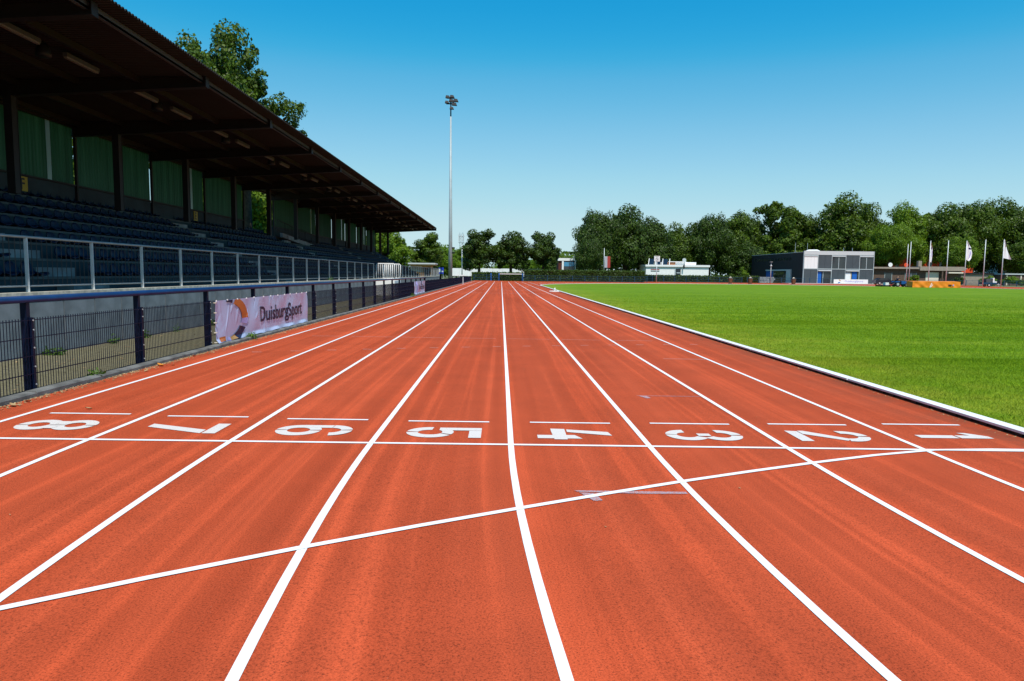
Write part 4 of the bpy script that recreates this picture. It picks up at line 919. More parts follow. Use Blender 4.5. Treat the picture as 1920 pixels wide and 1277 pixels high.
clk = empty('stadium_clock', (34.2, 150.6, 0), 'square white clock on a pole in front of the clubhouse', 'clock')
cyl_part('pole', [(0, 0, 0), (0, 0, 4.6)], [0.09, 0.07], 'galv_light', clk, 8); MB().box(-0.62, 0.62, -0.16, 0.16, 4.5, 5.7).build('case', 'white', clk)
MB().disc((0, -0.19, 5.05), 0.42, 'y', 0.02, 20).build('dial', 'header', clk); MB().box(-0.4, 0.4, -0.18, -0.162, 5.52, 5.58).build('maker_strip', 'black', clk)
MB().hexa([(-0.03, -0.21, 5.05), (0.03, -0.21, 5.02), (0.03, -0.2, 5.02), (-0.03, -0.2, 5.05), (-0.20, -0.21, 5.28), (-0.16, -0.21, 5.30), (-0.16, -0.2, 5.30), (-0.20, -0.2, 5.28)]).build('hour_hand', 'black', clk)
MB().hexa([(-0.03, -0.212, 5.05), (0.0, -0.212, 5.08), (0.0, -0.202, 5.08), (-0.03, -0.202, 5.05), (0.24, -0.212, 4.78), (0.27, -0.212, 4.80), (0.27, -0.202, 4.80), (0.24, -0.202, 4.78)]).build('minute_hand', 'black', clk)
MB().box(0.09, 0.6, -0.06, 0.06, 1.72, 1.86).build('bracket', 'galv_light', clk)

# sports building
SB = empty('sports_building', (67, 151, 0), 'two storey flat roofed building with black side wall and grey panelled front', 'building')
def B(name, m, *b): return MB().box(*b).build(name, m, SB)
B('core_wall', 'clad_black', 0.0, 15.5, 0.25, 33, 0, 6.9); B('roof_slab', 'header', -0.1, 15.6, -0.05, 33.1, 6.9, 7.0)
B('header_band', 'header', 0.0, 15.5, -0.06, 0.24, 6.35, 7.2); B('corner_post', 'frame_grey', -0.12, 0.0, -0.1, 0.28, 0, 7.2); B('corner_post', 'frame_grey', 15.5, 15.62, -0.1, 0.28, 0, 7.2)
MB().tube([(0.9, 1.5, 7.0), (1.6, 1.5, 7.28), (3.4, 1.5, 7.32), (4.2, 1.5, 7.0)], 0.25, 8).build('roof_vent', 'white', SB)
for x in (0.4, 3.2, 11.6, 13.6): MB().tube([(x, 6, 7.0), (x, 6, 9.2 if x < 4 else 8.2)], 0.035, 5).build('lightning_rod', 'galv', SB)
cw = 15.5/5
for i in range(5):
    x0, x1 = i*cw+0.06, (i+1)*cw-0.06
    if i: B('frame_post', 'frame_grey', i*cw-0.06, i*cw+0.06, -0.08, 0.24, 0, 6.35)
    B('frame_rail', 'frame_grey', x0, x1, -0.06, 0.24, 3.18, 3.34)
    def pan(z0, z1): 
        xm = (x0+x1)/2; B('grey_panel', 'clad_grey', x0, xm-0.015, 0.0, 0.23, z0, z1); B('grey_panel', 'clad_grey', xm+0.015, x1, 0.0, 0.23, z0, z1)
    if i in (1, 3): pan(3.34, 6.35)
    else:
        B('blind_box', 'header', x0, x1, -0.12, 0.2, 5.98, 6.2)
        B('upper_rail', 'frame_grey', x0, x1, 0.0, 0.22, 6.2, 6.35)
        xm = (x0+x1)/2
        if i == 0:
            for k in range(4): B('blind', 'blind', x0+0.01+k*(x1-x0)/4, x0-0.01+(k+1)*(x1-x0)/4, -0.03, 0.2, 3.36, 5.96)
        else:
            for a, b in ((x0, xm-0.06), (xm+0.06, x1)): B('window', 'glass', a, b, 0.06, 0.2, 3.36, 5.96)
            B('window_bar', 'frame_grey', xm-0.06, xm+0.06, -0.02, 0.2, 3.36, 5.96)
    if i in (1, 3):
        B('canopy', 'header', x0, x1, -0.35, 0.2, 2.78, 3.05); B('lintel_panel', 'clad_grey', x0, x1, 0.0, 0.22, 3.06, 3.17)
        xm = x0+1.0 if i == 1 else x0+1.45
        if i == 1: B('door', 'blue_paint', x0+0.05, x0+0.85, -0.02, 0.15, 0, 2.6); B('door_post', 'frame_grey', x0+1.15, x0+1.28, -0.02, 0.15, 0, 2.6); B('window', 'glass', x0+1.3, x1-0.1, 0.05, 0.15, 0, 2.6)
        else: B('door', 'white_alu', x0+0.05, x0+1.1, -0.02, 0.15, 0, 2.5); B('reveal', 'cream', x0+1.12, x0+1.35, -0.02, 0.15, 0, 2.5); B('door', 'blue_paint', x0+1.55, x0+2.6, -0.02, 0.15, 0, 2.6); B('window', 'glass', x0+2.65, x1-0.05, 0.05, 0.15, 0, 2.6)
    else: pan(0, 3.18)
# side wall : entrance recess, dark blocks standing in for unreadable lettering
B('side_entrance', 'header', -0.30, 0.0, 6.5, 22.0, 2.85, 3.15); B('entrance_jamb', 'header', -0.28, 0.0, 6.5, 9.0, 0, 2.85); B('entrance_glass', 'glass', -0.06, 0.0, 9.0, 17.5, 0, 2.85); B('entrance_door', 'blue_paint', -0.10, 0.0, 17.5, 22.0, 0, 2.85)
for i in range(14): B('lettering_block', 'glass', -0.04, 0.0, 7+i*1.75, 8.1+i*1.75, 5.3, 5.9)
tag(MB().box(62, 84, 146.5, 150.8, -0.05, 0.10).build('terrace', 'paving'), kind='structure')
sb2 = empty('long_sign_board', (76, 147.6, 0.1), 'long white sign board reading DuisburgSport before the sports building', 'sign')
MB().box(-3.75, 3.75, -0.05, 0.05, -0.02, 0.92).build('board', 'white', sb2)
me = text_mesh('DuisburgSport'); xs = [v.co.x for v in me.vertices]; a, b = min(xs), max(xs)
for v in me.vertices: v.co = (-1.35+(v.co.x-a)/(b-a)*4.0, -0.056, 0.32+v.co.y*0.52)
link('lettering', me, 'b_lav', sb2)
ff = lambda y, z, d=0: (y, -0.055-d, z)
ring_piece(sb2, ff, (-3.0, 0.42), (0.85, 0.52), (0.6, 0.36), 20, 62, 'b_ochre', d=0.002, zc=(0.02, 0.90)); ring_piece(sb2, ff, (-3.0, 0.52), (0.85, 0.48), (0.5, 0.30), -75, -30, 'blue_paint', d=0.002, zc=(0.02, 0.90))

# bungalow behind the flagpoles
bg_ = empty('bungalow', (100, 162, 0), 'long brown flat roofed bungalow behind the flagpoles', 'building')
def Q(name, m, *b): return MB().box(*b).build(name, m, bg_)
Q('wall', 'brick_brown', -11.5, 9.5, 0, 8, 0, 3.6); Q('roof', 'beige', -12.2, -1.0, -0.8, 8.5, 3.6, 4.0); Q('roof', 'beige', -1.0, 9.8, -1.0, 8.5, 3.25, 4.2); Q('wing_wall', 'beige', 9.5, 17.5, 0.5, 8, 0, 2.5); Q('wing_roof', 'black', 9.4, 17.6, 0.2, 8.2, 2.5, 2.85)
Q('garage_door', 'cream', 1.0, 4.1, -0.08, 0.0, 0.2, 2.85); Q('canopy', 'cream', 5.7, 9.2, -1.3, 0.0, 2.65, 2.95)
for x in (4.5, 5.3): Q('pillar', 'brick_brown', x-0.15, x+0.15, -0.9, -0.6, 0, 3.25)
for x0, x1 in ((-8.8, -7.2), (-3.9, -2.6), (-2.5, -1.3)): Q('window', 'glass', x0, x1, -0.06, 0.0, 0.9, 2.6)
for x0, x1 in ((-8.9, -8.8), (-7.2, -7.1), (-4.0, -3.9), (-2.6, -2.5), (-1.3, -1.2)): Q('window_frame', 'frame_grey', x0, x1, -0.08, 0.0, 0.85, 2.65)
Q('chimney', 'beige', 0.9, 1.7, 3, 3.8, 4.2, 5.6); Q('low_wall', 'beige', -6, -0.5, -4.0, -3.8, 0, 0.9)
gar = empty('garage', (121, 160, 0), 'brown garage with white door frame at the right edge', 'garage')
MB().box(-2.3, 6.5, 0, 6, 0, 2.5).build('wall', 'brick_brown', gar); MB().box(-2.5, 6.6, -0.3, 6.1, 2.5, 2.75).build('roof', 'header', gar); MB().box(-1.7, 1.3, -0.07, 0, 0, 2.1).build('door', 'brick_brown', gar)
for x in (-2.0, 1.35): MB().box(x, x+0.28, -0.12, 0, 0, 2.4).build('door_frame', 'cream', gar)
for x, zc_, m, lb in ((92.9, 4.5, 'white', 'round white dish on the bungalow roof'), (96.7, 4.55, 'red_wall', 'round orange dish on the bungalow roof')):
    o = empty('roof_dish', (x, 163, 4.0), lb, 'dish', 'dishes on the bungalow roof'); cyl_part('post', [(0, 0, 0), (0, 0, 0.6)], 0.05, 'galv', o, 6); MB().disc((0, -0.1, 0.55), 0.5, 'y', 0.08, 18).build('bowl', m, o)
rh = empty('red_house', (114, 190, 0), 'tall orange red house glimpsed between tree crowns', 'house')
MB().box(-7, 17, 0, 9, 0, 7.6).build('wall', 'red_wall', rh); MB().prismx([(-0.4, 7.6), (9.4, 7.6), (4.5, 10.2)], -7.3, 17.3).build('roof', 'brick_red', rh)
for x in (-5, -2, 1, 4.2, 7.5, 11, 14): MB().box(x, x+1.2, -0.08, 0, 4.2, 5.8).build('window', 'glass', rh)
for x in (-5, -2, 1, 4.2, 7.5, 11, 14): MB().box(x-0.08, x+1.28, -0.14, 0, 4.08, 4.19).build('sill', 'white', rh)
bh = empty('blue_house', (153, 203, 0), 'pale house with blue windows at the right edge', 'house')
MB().box(-4, 8, 0, 8, 0, 6.4).build('wall', 'header', bh); MB().prismx([(-0.4, 6.4), (8.4, 6.4), (4, 8.6)], -4.2, 8.2).build('roof', 'brick_red', bh)
for x in (-3.2, 0, 3.2): MB().box(x, x+2.4, -0.1, 0, 4.0, 5.8).build('window', 'glass_blue', bh)

# ------------------------------------------------------------------ small things on the far side
st = empty('stone_wall', (58.4, 158, 0), 'grey rubble stone wall left of the black clad building', 'wall')
g_ = random.Random(4); z = 0.0
for r in range(4):
    x = -4.4+g_.uniform(0, 0.3)
    while x < 4.3:
        w = g_.uniform(0.4, 0.9); d = g_.uniform(0, 0.09); MB().box(x+0.02, x+w-0.02, -0.3-d, 0.2, z+0.012, z+0.328).build('stone', 'stone', st); x += w
    z += 0.34
lp = empty('street_lamp', (59.4, 150.2, 0), 'slim grey lamp post with flat head before the black clad building', 'street lamp')
cyl_part('pole', [(0, 0, 0), (0, 0, 4.6)], [0.07, 0.05], 'galv_light', lp, 8); MB().disc((0, 0, 4.62), 0.33, 'z', 0.08, 14).build('lamp_head', 'galv', lp); MB().disc((0, 0, 3.75), 0.22, 'z', 0.14, 12).build('ring', 'white', lp)
def bin_(x, y, label, junk):
    o = empty('litter_bin', (x, y, 0), label, 'bin', 'brown litter bins on the far bend')
    MB().hexa([(-0.24, -0.26, 0.08), (0.24, -0.26, 0.08), (0.24, 0.26, 0.08), (-0.24, 0.26, 0.08), (-0.31, -0.32, 1.02), (0.31, -0.32, 1.02), (0.31, 0.32, 1.02), (-0.31, 0.32, 1.02)]).build('body', 'bin', o)
    MB().hexa([(-0.35, -0.36, 1.02), (0.35, -0.36, 1.02), (0.35, 0.36, 1.02), (-0.35, 0.36, 1.02), (-0.31, -0.30, 1.12), (0.31, -0.30, 1.12), (0.31, 0.30, 1.18), (-0.31, 0.30, 1.18)]).build('lid', 'black', o)
    for s in (-0.2, 0.2): MB().disc((s-0.04, 0.24, 0.1), 0.1, 'x', 0.08, 10).build('wheel', 'rubber', o)
    if junk: MB().tube([(-0.2, -0.1, 1.14), (-0.05, -0.1, 1.28), (0.18, -0.05, 1.2)], [0.08, 0.13, 0.06], 7).build('paper_bag', 'cream', o)
bin_(42.1, 124.2, 'brown wheeled bin left of the other two on the far bend', True); bin_(46.6, 126.5, 'middle brown wheeled bin before the stone wall', True); bin_(54.2, 125.2, 'brown wheeled bin before the black clad building entrance', True)
def pole(x, y, h, label, flag=None):
    o = empty('flagpole', (x, y, 0), label, 'flagpole', 'flagpoles at the far bend'); cyl_part('mast', [(0, 0, 0), (0, 0, h)], [0.085, 0.055], 'galv_light', o, 8); MB().disc((0, 0, h), 0.07, 'z', 0.06, 8).build('finial', 'galv', o)
    if flag is None: MB().disc((0, 0, h*0.62), 0.10, 'z', 0.06, 8).build('halyard_ring', 'galv_light', o)
for x, y, h, lb in ((83.75, 140, 8.4, 'shorter bare flagpole left of all the others'), (84.9, 141, 8.95, 'bare flagpole close beside the shortest one'), (78.7, 124, 8.3, 'flagpole carrying the narrow furled flag'), (82.0, 124, 8.4, 'bare flagpole between the furled flag and white flag'), (85.4, 124, 8.4, 'flagpole carrying the white flag with a navy patch'), (88.9, 124, 8.65, 'bare flagpole between the two white flags'), (92.3, 124, 8.7, 'flagpole nearest the right edge with a white flag')):
    pole(x, y, h, lb, None if 'bare' in lb else 1)
def flag(x, y, ztop, pts, label, marks):
    o = empty('flag', (x, y, 0), label, 'flag', 'limp flags on the poles'); n = 22; q = 10
    def pos(u, v, d=0):
        w = np.interp(v, [p[0] for p in pts], [p[1] for p in pts]); zb = ztop-v*3.3-0.25*u*v
        return (0.07+u*w, -0.03+0.16*math.sin(u*7+v*3)*u+0.05*math.sin(u*15+v*9)-d, zb)
    def patch(u0, u1, v0, v1, m, name, d):
        vs = [pos(u0+(u1-u0)*i/q, v0+(v1-v0)*j/n, d) for i in range(q+1) for j in range(n+1)]
        mb = MB(); mb.add(vs, [(i*(n+1)+j, (i+1)*(n+1)+j, (i+1)*(n+1)+j+1, i*(n+1)+j+1) for i in range(q) for j in range(n)]); mb.build(name, m, o, smooth=True, fix=False)
    patch(0, 1, 0, 1, 'flag_white', 'cloth', 0)
    for mk in marks: patch(*mk[:4], mk[4], 'print', 0.012)
flag(78.6, 124, 7.9, [(0, 0.1), (0.25, 0.5), (0.6, 0.55), (1, 0.3)], 'narrow furled flag with navy and orange print', [(0.5, 1, 0.02, 0.22, 'b_ochre'), (0.25, 0.7, 0.22, 0.34, 'b_navy'), (0.5, 0.85, 0.4, 0.75, 'b_lav')])
flag(85.35, 124, 8.25, [(0, 0.08), (0.3, 0.85), (0.6, 1.2), (0.85, 0.95), (1, 0.55)], 'white flag with a dark navy patch near its top', [(0.35, 0.95, 0.33, 0.42, 'b_navy'), (0.55, 0.75, 0.5, 0.9, 'b_lav')])
flag(92.25, 124, 8.6, [(0, 0.06), (0.5, 0.75), (1, 1.45)], 'plain white triangular hanging flag nearest the right edge', [(0.45, 0.8, 0.30, 0.36, 'b_ochre')])
fo = empty('flagpole', (23.7, 158.6, 0), 'flagpole standing against the great dark tree', 'flagpole'); cyl_part('mast', [(0, 0, 0), (0, 0, 7.6)], [0.08, 0.05], 'galv', fo, 8); MB().disc((0, 0, 7.6), 0.07, 'z', 0.06, 8).build('finial', 'galv', fo)
f2 = empty('hanging_flag', (23.75, 158.6, 0), 'long grey and red flag hanging before the dark tree', 'flag')
for x0, x1, m in ((0.08, 0.72, 'flag_grey'), (0.72, 1.4, 'flag_red')):
    vs = [(x0+(x1-x0)*i/6, 0.05*math.sin((x0+(x1-x0)*i/6)*9+j*0.5), 5.7-2.6*j/12) for i in range(7) for j in range(13)]
    MB().add(vs, [(i*13+j, (i+1)*13+j, (i+1)*13+j+1, i*13+j+1) for i in range(6) for j in range(12)]).build('cloth', m, f2, smooth=True, fix=False)
for x, h, lb in ((24.2, 2.8, 'tallest of three white posts above the hedge'), (24.95, 2.4, 'shortest and middle of three white posts above the hedge'), (25.75, 2.75, 'right hand bluish white post above the hedge')):
    o = empty('white_post', (x, 157, 0), lb, 'post', 'white posts behind the hedge'); MB().tube([(0, 0, 0), (0, 0, h-0.5), (0, 0, h)], [0.17, 0.17, 0.08], 8).build('shaft', 'white', o); MB().disc((0, 0, h), 0.09, 'z', 0.06, 8).build('cap', 'galv', o)

# high jump mat
hm = empty('high_jump_mat', (67.9, 104.2, 0), 'large orange covered high jump landing mat', 'mat')
vs = []; nx_, nz_ = 40, 8
def matp(u, v): return (-3.65+7.55*u, -0.05+0.10*math.sin(u*23)*math.sin(v*3.1)*(1-u)+0.05*math.sin(u*41+v*6)*(1-v), 0.03+0.93*v)
mb = MB(); vs = [matp(i/nx_, j/nz_) for i in range(nx_+1) for j in range(nz_+1)]
mb.add(vs, [(i*(nz_+1)+j, (i+1)*(nz_+1)+j, (i+1)*(nz_+1)+j+1, i*(nz_+1)+j+1) for i in range(nx_) for j in range(nz_)]); mb.build('front_cover', 'orange_mat', hm, smooth=True, fix=False)
MB().hexa([(-3.6, 0.14, 0.02), (3.86, 0.14, 0.02), (5.6, 4.2, 0.02), (-2.2, 4.2, 0.02), (-3.6, 0.02, 0.95), (3.86, 0.02, 0.95), (5.6, 4.2, 1.02), (-2.2, 4.2, 1.02)]).build('foam_block', 'orange_mat', hm)
for i, t in enumerate((0.28, 0.33)): MB().hexa([(-1.9+t*3, -0.2, 0.05), (-1.8+t*3, -0.2, 0.05), (-1.8+t*3, -0.18, 0.05), (-1.9+t*3, -0.18, 0.05), (-1.6+t*3, -0.2, 0.75-0.25*i), (-1.5+t*3, -0.2, 0.75-0.25*i), (-1.5+t*3, -0.18, 0.75-0.25*i), (-1.6+t*3, -0.18, 0.75-0.25*i)]).build('white_strap', 'white', hm)
MB().disc((2.75, -0.14, 0.42), 0.12, 'y', 0.02, 12).build('round_emblem', 'b_lav', hm); MB().box(1.95, 2.5, -0.14, -0.12, 0.36, 0.5).build('print_mark', 'b_navy', hm)

# mower tractor with driver
tr = empty('mower_tractor', (65.6, 110, 0.02), 'small blue tractor mower parked on the grass left of the orange mat', 'tractor')
def T_(name, m, *b): return MB().box(*b).build(name, m, tr)
def wheel(x, y, r, w):
    o = MB().disc((x, y-w/2, r), r, 'y', w, 18).build('wheel', 'rubber', tr); MB().disc((x, y-w/2-0.015, r), r*0.5, 'y', w+0.03, 12).build('rim', 'frame_grey', o)
wheel(-0.75, -0.55, 0.42, 0.26); wheel(-0.75, 0.55, 0.42, 0.26); wheel(0.75, -0.5, 0.3, 0.2); wheel(0.75, 0.5, 0.3, 0.2)
MB().hexa([(0.05, -0.28, 0.45), (1.15, -0.24, 0.42), (1.15, 0.24, 0.42), (0.05, 0.28, 0.45), (0.05, -0.26, 1.0), (1.05, -0.2, 0.88), (1.05, 0.2, 0.88), (0.05, 0.26, 1.0)]).build('bonnet', 'tractor', tr)
T_('chassis', 'black', -1.0, 0.9, -0.22, 0.22, 0.32, 0.5); T_('seat', 'black', -0.75, -0.3, -0.24, 0.24, 0.72, 0.82); T_('seat_back', 'black', -0.82, -0.72, -0.24, 0.24, 0.8, 1.15)
MB().hexa([(-1.15, -0.72, 0.72), (-0.4, -0.72, 0.78), (-0.4, -0.4, 0.78), (-1.15, -0.4, 0.72), (-1.1, -0.7, 0.92), (-0.5, -0.7, 0.9), (-0.5, -0.42, 0.9), (-1.1, -0.42, 0.92)]).build('mudguard', 'tractor', tr)
MB().hexa([(-1.15, 0.4, 0.72), (-0.4, 0.4, 0.78), (-0.4, 0.72, 0.78), (-1.15, 0.72, 0.72), (-1.1, 0.42, 0.92), (-0.5, 0.42, 0.9), (-0.5, 0.7, 0.9), (-1.1, 0.7, 0.92)]).build('mudguard', 'tractor', tr)
MB().tube([(0.1, 0, 0.95), (-0.1, 0, 1.15)], 0.025, 6).build('steering_column', 'black', tr); MB().disc((-0.12, 0, 1.15), 0.18, 'x', 0.03, 14).build('steering_wheel', 'black', tr)
T_('mower_deck', 'brick_red', 1.2, 2.2, -0.7, 0.7, 0.12, 0.38); T_('headlamp', 'white', 1.13, 1.19, -0.2, 0.2, 0.7, 0.82)
dk = empty('drag_mat', (62.6, 110, 0.02), 'flat dark drag frame with white box behind the tractor', 'implement')
MB().box(-0.75, 1.1, -0.7, 0.7, 0.04, 0.26).build('frame', 'black', dk); MB().box(0.35, 0.9, -0.4, 0.4, 0.26, 0.68).build('box', 'white', dk); MB().tube([(1.1, 0, 0.2), (1.95, 0, 0.45)], 0.04, 6).build('drawbar', 'flag_red', dk)
for x in (-0.5, 0.9): MB().disc((x, -0.78, 0.16), 0.16, 'y', 0.1, 12).build('wheel', 'rubber', dk)
# driver
def skin_body(name, joints, edges, parent, m, root=0):
    me = bpy.data.meshes.new(name); me.from_pydata([j[0] for j in joints], edges, []); o = link(name, me, m, parent)
    md = o.modifiers.new('skin', 'SKIN'); md.use_smooth_shade = True
    for v, j in zip(me.skin_vertices[0].data, joints): v.radius = (j[1], j[2] if len(j) > 2 else j[1])
    me.skin_vertices[0].data[root].use_root = True
    s = o.modifiers.new('sub', 'SUBSURF'); s.levels = 1; s.render_levels = 2; return o
pe = empty('person', (65.08, 110, 0.86), 'person in a navy shirt sitting on the blue tractor mower', 'person')
J = [((0, 0, 0.06), 0.15, 0.17), ((0.0, 0, 0.28), 0.13, 0.16), ((0.03, 0, 0.48), 0.13, 0.19), ((0.05, 0, 0.60), 0.06), ((0.07, 0, 0.68), 0.055), ((0.09, 0, 0.80), 0.095), ((0.09, 0, 0.88), 0.08),
     ((0.05, -0.22, 0.52), 0.065), ((0.16, -0.28, 0.28), 0.05), ((0.40, -0.15, 0.30), 0.035), ((0.48, -0.12, 0.32), 0.035), ((0.05, 0.22, 0.52), 0.065), ((0.16, 0.28, 0.28), 0.05), ((0.40, 0.15, 0.30), 0.035), ((0.48, 0.12, 0.32), 0.035),
     ((0.10, -0.12, 0.04), 0.095), ((0.48, -0.16, 0.06), 0.07), ((0.58, -0.16, -0.30), 0.045), ((0.72, -0.16, -0.33), 0.04), ((0.10, 0.12, 0.04), 0.095), ((0.48, 0.16, 0.06), 0.07), ((0.58, 0.16, -0.30), 0.045), ((0.72, 0.16, -0.33), 0.04)]
E_ = [(0, 1), (1, 2), (2, 3), (3, 4), (4, 5), (5, 6), (2, 7), (7, 8), (8, 9), (9, 10), (2, 11), (11, 12), (12, 13), (13, 14), (0, 15), (15, 16), (16, 17), (17, 18), (0, 19), (19, 20), (20, 21), (21, 22)]
skin_body('body', J, E_, pe, 'skin')
skin_body('shirt', [((0, 0, 0.05), 0.165, 0.185), ((0.0, 0, 0.28), 0.148, 0.175), ((0.03, 0, 0.47), 0.148, 0.205), ((0.045, 0, 0.57), 0.085), ((0.05, -0.22, 0.52), 0.085), ((0.11, -0.26, 0.38), 0.07), ((0.05, 0.22, 0.52), 0.085), ((0.11, 0.26, 0.38), 0.07)], [(0, 1), (1, 2), (2, 3), (2, 4), (4, 5), (2, 6), (6, 7)], pe, 'shirt')
skin_body('trousers', [((0, 0, 0.02), 0.165, 0.18), ((0.10, -0.12, 0.03), 0.112), ((0.48, -0.16, 0.055), 0.088), ((0.57, -0.16, -0.24), 0.065), ((0.10, 0.12, 0.03), 0.112), ((0.48, 0.16, 0.055), 0.088), ((0.57, 0.16, -0.24), 0.065)], [(0, 1), (1, 2), (2, 3), (0, 4), (4, 5), (5, 6)], pe, 'black')
skin_body('hair', [((0.05, 0, 0.84), 0.088), ((0.075, 0, 0.90), 0.085)], [(0, 1)], pe, 'hair')

# trailer and car
tl = empty('utility_trailer', (91.6, 126.2, 0), 'dark flatbed trailer with grey box and white tank by the last flagpoles', 'trailer')
MB().box(-1.5, 1.1, -0.6, 0.6, 0.45, 0.78).build('bed', 'blue_fence', tl); MB().box(-0.9, 0.35, -0.5, 0.5, 0.78, 1.5).build('grey_box', 'clad_grey', tl); MB().box(0.40, 0.75, -0.35, 0.35, 0.78, 1.65).build('tank', 'white', tl); MB().box(0.8, 1.25, -0.3, 0.3, 0.78, 1.0).build('toolbox', 'white', tl)
for y in (-0.7, 0.55): o = MB().disc((-0.45, y, 0.3), 0.3, 'y', 0.15, 16).build('wheel', 'rubber', tl); MB().disc((-0.45, y-0.02, 0.3), 0.15, 'y', 0.19, 12).build('rim', 'header', o)
MB().tube([(1.1, 0, 0.5), (2.2, 0, 0.35)], 0.05, 6).build('drawbar', 'galv', tl); MB().tube([(1.8, 0, 0.0), (1.8, 0, 0.7)], 0.04, 6).build('jockey_leg', 'galv', tl)
car = empty('parked_car', (81.0, 143.5, 0), 'dark parked car behind the tractor mower', 'car')
MB().prismy([(-2.1, 0.3), (2.1, 0.3), (2.15, 0.7), (1.95, 0.85), (1.1, 0.95), (0.45, 1.38), (-1.1, 1.42), (-1.75, 1.05), (-2.12, 0.95)], -0.82, 0.82).build('body', 'car', car)
MB().prismy([(0.98, 0.97), (0.42, 1.33), (-0.2, 1.36), (-0.2, 0.97)], -0.835, 0.835).build('window', 'glass', car); MB().prismy([(-0.28, 0.97), (-0.28, 1.36), (-1.05, 1.36), (-1.6, 1.0)], -0.834, 0.834).build('window', 'glass', car)
for x in (-1.3, 1.3):
    for y in (-0.86, 0.66): o = MB().disc((x, y, 0.32), 0.32, 'y', 0.2, 18).build('wheel', 'rubber', car); MB().disc((x, y-0.01, 0.32), 0.19, 'y', 0.22, 12).build('rim', 'galv', o)
for y in (-0.6, 0.6): MB().box(2.05, 2.16, y-0.18, y+0.18, 0.62, 0.76).build('headlight', 'header', car)
# antenna lattice tower and slim pole far behind
lt = empty('antenna_tower', (-12.7, 220, 0), 'slender lattice antenna tower rising behind the trees', 'tower')
mb = MB()
for x, y in ((-0.5, -0.5), (0.5, -0.5), (0.5, 0.5), (-0.5, 0.5)): mb.tube([(x, y, 0), (x, y, 14.2)], 0.07, 5)
for i in range(12): z = 1+i*1.1; mb.tube([(-0.5, -0.5, z), (0.5, -0.5, z+1.1)], 0.04, 4); mb.tube([(-0.5, 0.5, z), (-0.5, -0.5, z+1.1)], 0.04, 4)
mb.build('lattice', 'galv', lt)
for z in (11.0, 12.9): MB().box(-0.9, 0.9, -0.75, 0.75, z, z+0.2).build('platform', 'galv', lt)
for x in (-0.75, 0.0, 0.75): MB().box(x-0.12, x+0.12, -0.85, -0.72, 11.4, 13.6).build('antenna', 'header', lt)
sp = empty('slim_pole', (-8.2, 142, 0), 'slim pale pole between the floodlight and the dark trees', 'pole'); cyl_part('shaft', [(0, 0, 0), (0, 0, 7.5)], [0.12, 0.09], 'galv_light', sp, 8); MB().disc((0, 0, 7.5), 0.16, 'z', 0.08, 10).build('cap', 'galv', sp)

# ------------------------------------------------------------------ litter, weeds
g = np.random.default_rng(9)
def flakes(n, xs, ys, size, zf):
    x = xs(n); y = ys(n); a = g.uniform(0, 6.28, n); s = size*g.uniform(0.4, 1.5, n); z = np.array([zf(p, q) for p, q in zip(x, y)])
    ca, sa = np.cos(a)*s, np.sin(a)*s; t = g.uniform(0.0, 0.6, n)*s
    return np.stack([np.stack([x-ca, y-sa, z], 1), np.stack([x+sa*.5, y-ca*.5, z+t*.4], 1), np.stack([x+ca, y+sa, z+t], 1), np.stack([x-sa*.5, y+ca*.5, z+t*.3], 1)], 1).reshape(-1, 3)
V = np.concatenate([flakes(6000, lambda n: -5.385+np.abs(g.normal(0, 0.07, n)), lambda n: g.uniform(-1, 1, n)**2*0+g.beta(1, 2.2, n)*50-0.5, 0.015, lambda x, y: gz(x, y)+0.004),
                    flakes(60, lambda n: -5.35+np.abs(g.normal(0, 0.10, n)), lambda n: g.uniform(0, 30, n), 0.04, lambda x, y: gz(x, y)+0.006),
                    flakes(130, lambda n: g.uniform(-5.3, 4.6, n), lambda n: g.uniform(-2.6, 25, n), 0.009, lambda x, y: gz(x, y)+0.005),
                    flakes(420, lambda n: g.uniform(-7.9, -5.7, n), lambda n: g.beta(1, 1.6, n)*45, 0.030, lambda x, y: 0.056),
                    flakes(900, lambda n: KX-0.02-np.abs(g.normal(0, 0.05, n)), lambda n: g.uniform(-0.5, 25, n), 0.011, lambda x, y: 0.003)])
tag(link('leaf_litter', np_mesh('leaf_litter', V, np.arange(len(V)).reshape(-1, 4), 4), 'litter'), 'scattered dry leaf litter along the fence foot and track edge', 'litter', kind='stuff')
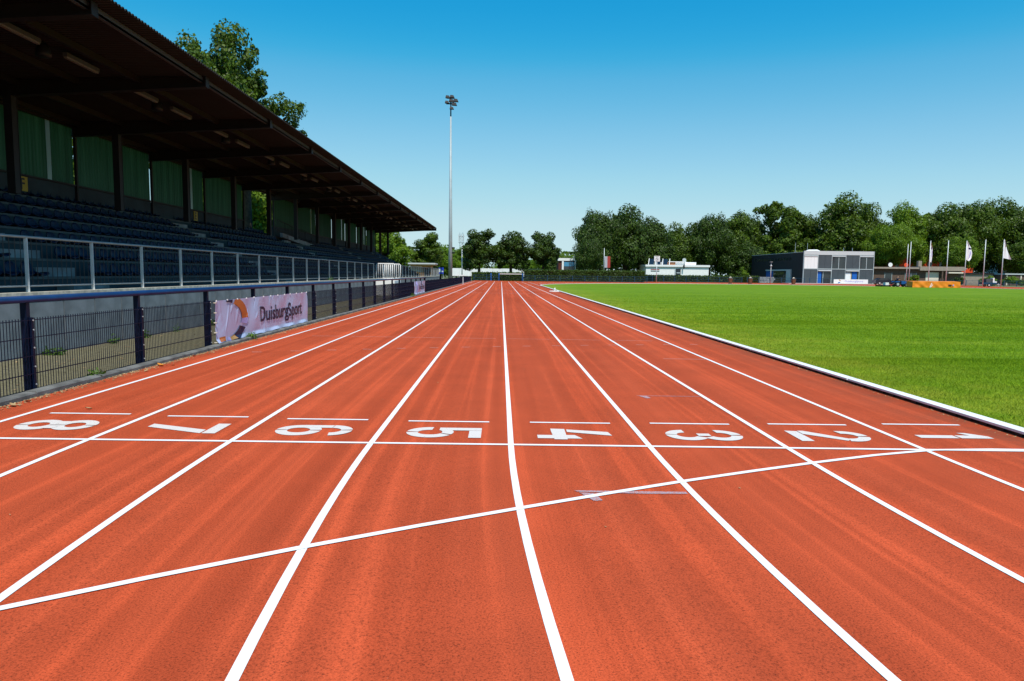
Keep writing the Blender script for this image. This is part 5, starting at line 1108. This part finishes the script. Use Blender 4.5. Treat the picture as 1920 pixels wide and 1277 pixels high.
for x, y, s, lb, m in ((-5.28, 4.72, 0.075, 'curled orange leaf below the second fence post', 'orange_leaf'), (-4.42, 1.33, 0.035, 'small dry leaf above the lane eight mark', 'litter'), (-5.27, 1.42, 0.06, 'brown curled leaf on the track edge at the far left', 'litter')):
    mb = MB(); vs = []
    for i in range(7):
        t = i/6; w = math.sin(math.pi*t)*0.45*s
        for q in (-1, 0, 1): vs.append((-s+2*s*t, q*w, 0.25*s*abs(q)+0.3*s*t*t))
    mb.add(vs, [(3*i+j, 3*i+3+j, 3*i+4+j, 3*i+1+j) for i in range(6) for j in range(2)]); o = mb.build('fallen_leaf', m, None, (x, y, gz(x, y)+0.006), True, False); o.rotation_euler.z = 0.7*x; tag(o, lb, 'leaf', 'fallen leaves on the track')
def weed(x, y, z, r, h, n, label, seed):
    q = np.random.default_rng(seed); p = q.normal(0, r*0.5, (n, 3)); p[:, 2] = np.abs(q.normal(0, h*0.5, n)); s = r*0.30*q.uniform(.5, 1.3, n)[:, None]
    nr = q.normal(size=(n, 3))+np.array([0, 0, .8]); nr /= np.linalg.norm(nr, axis=1)[:, None]; t = np.cross(nr, q.normal(size=(n, 3))); t /= np.linalg.norm(t, axis=1)[:, None]; b = np.cross(nr, t)
    V = np.stack([p-t*s, p-b*s*.5, p+t*s, p+b*s*.5], 1).reshape(-1, 3); o = link('weed', np_mesh('weed', V, np.arange(4*n).reshape(-1, 4), 4), 'weed', None, (x, y, z)); tag(o, label, 'weed', 'weeds in the gravel')
for i, (x, y, z, r, h, n, lb) in enumerate(((-7.75, 6.1, 0.05, 0.15, 0.13, 110, 'leafy weed at the wall foot right of the first fence post'), (-7.8, 8.1, 0.05, 0.12, 0.12, 70, 'small weed at the wall midway along the second fence panel'), (-7.8, 9.3, 0.05, 0.13, 0.12, 90, 'weed at the wall foot left of the second fence post'), (-7.82, 10.9, 0.05, 0.09, 0.2, 60, 'upright weed against the wall past the second post'), (-7.8, 13.0, 0.05, 0.16, 0.16, 80, 'weed at the wall foot just left of the lavender banner'), (-5.5, 3.35, 0.1, 0.10, 0.08, 60, 'flat weed on the kerb stone under the fence'), (-5.42, 9.1, 0.1, 0.13, 0.10, 90, 'bright weed on the kerb stone under the banner logo'), (-5.45, 36.9, 0.1, 0.14, 0.14, 90, 'weed tuft beside the far creased banner'), (-8.02, 27.0, 1.12, 0.14, 0.2, 60, 'weed growing on the wall coping below the railing'))):
    weed(x, y, z, r, h, n, lb, 60+i)
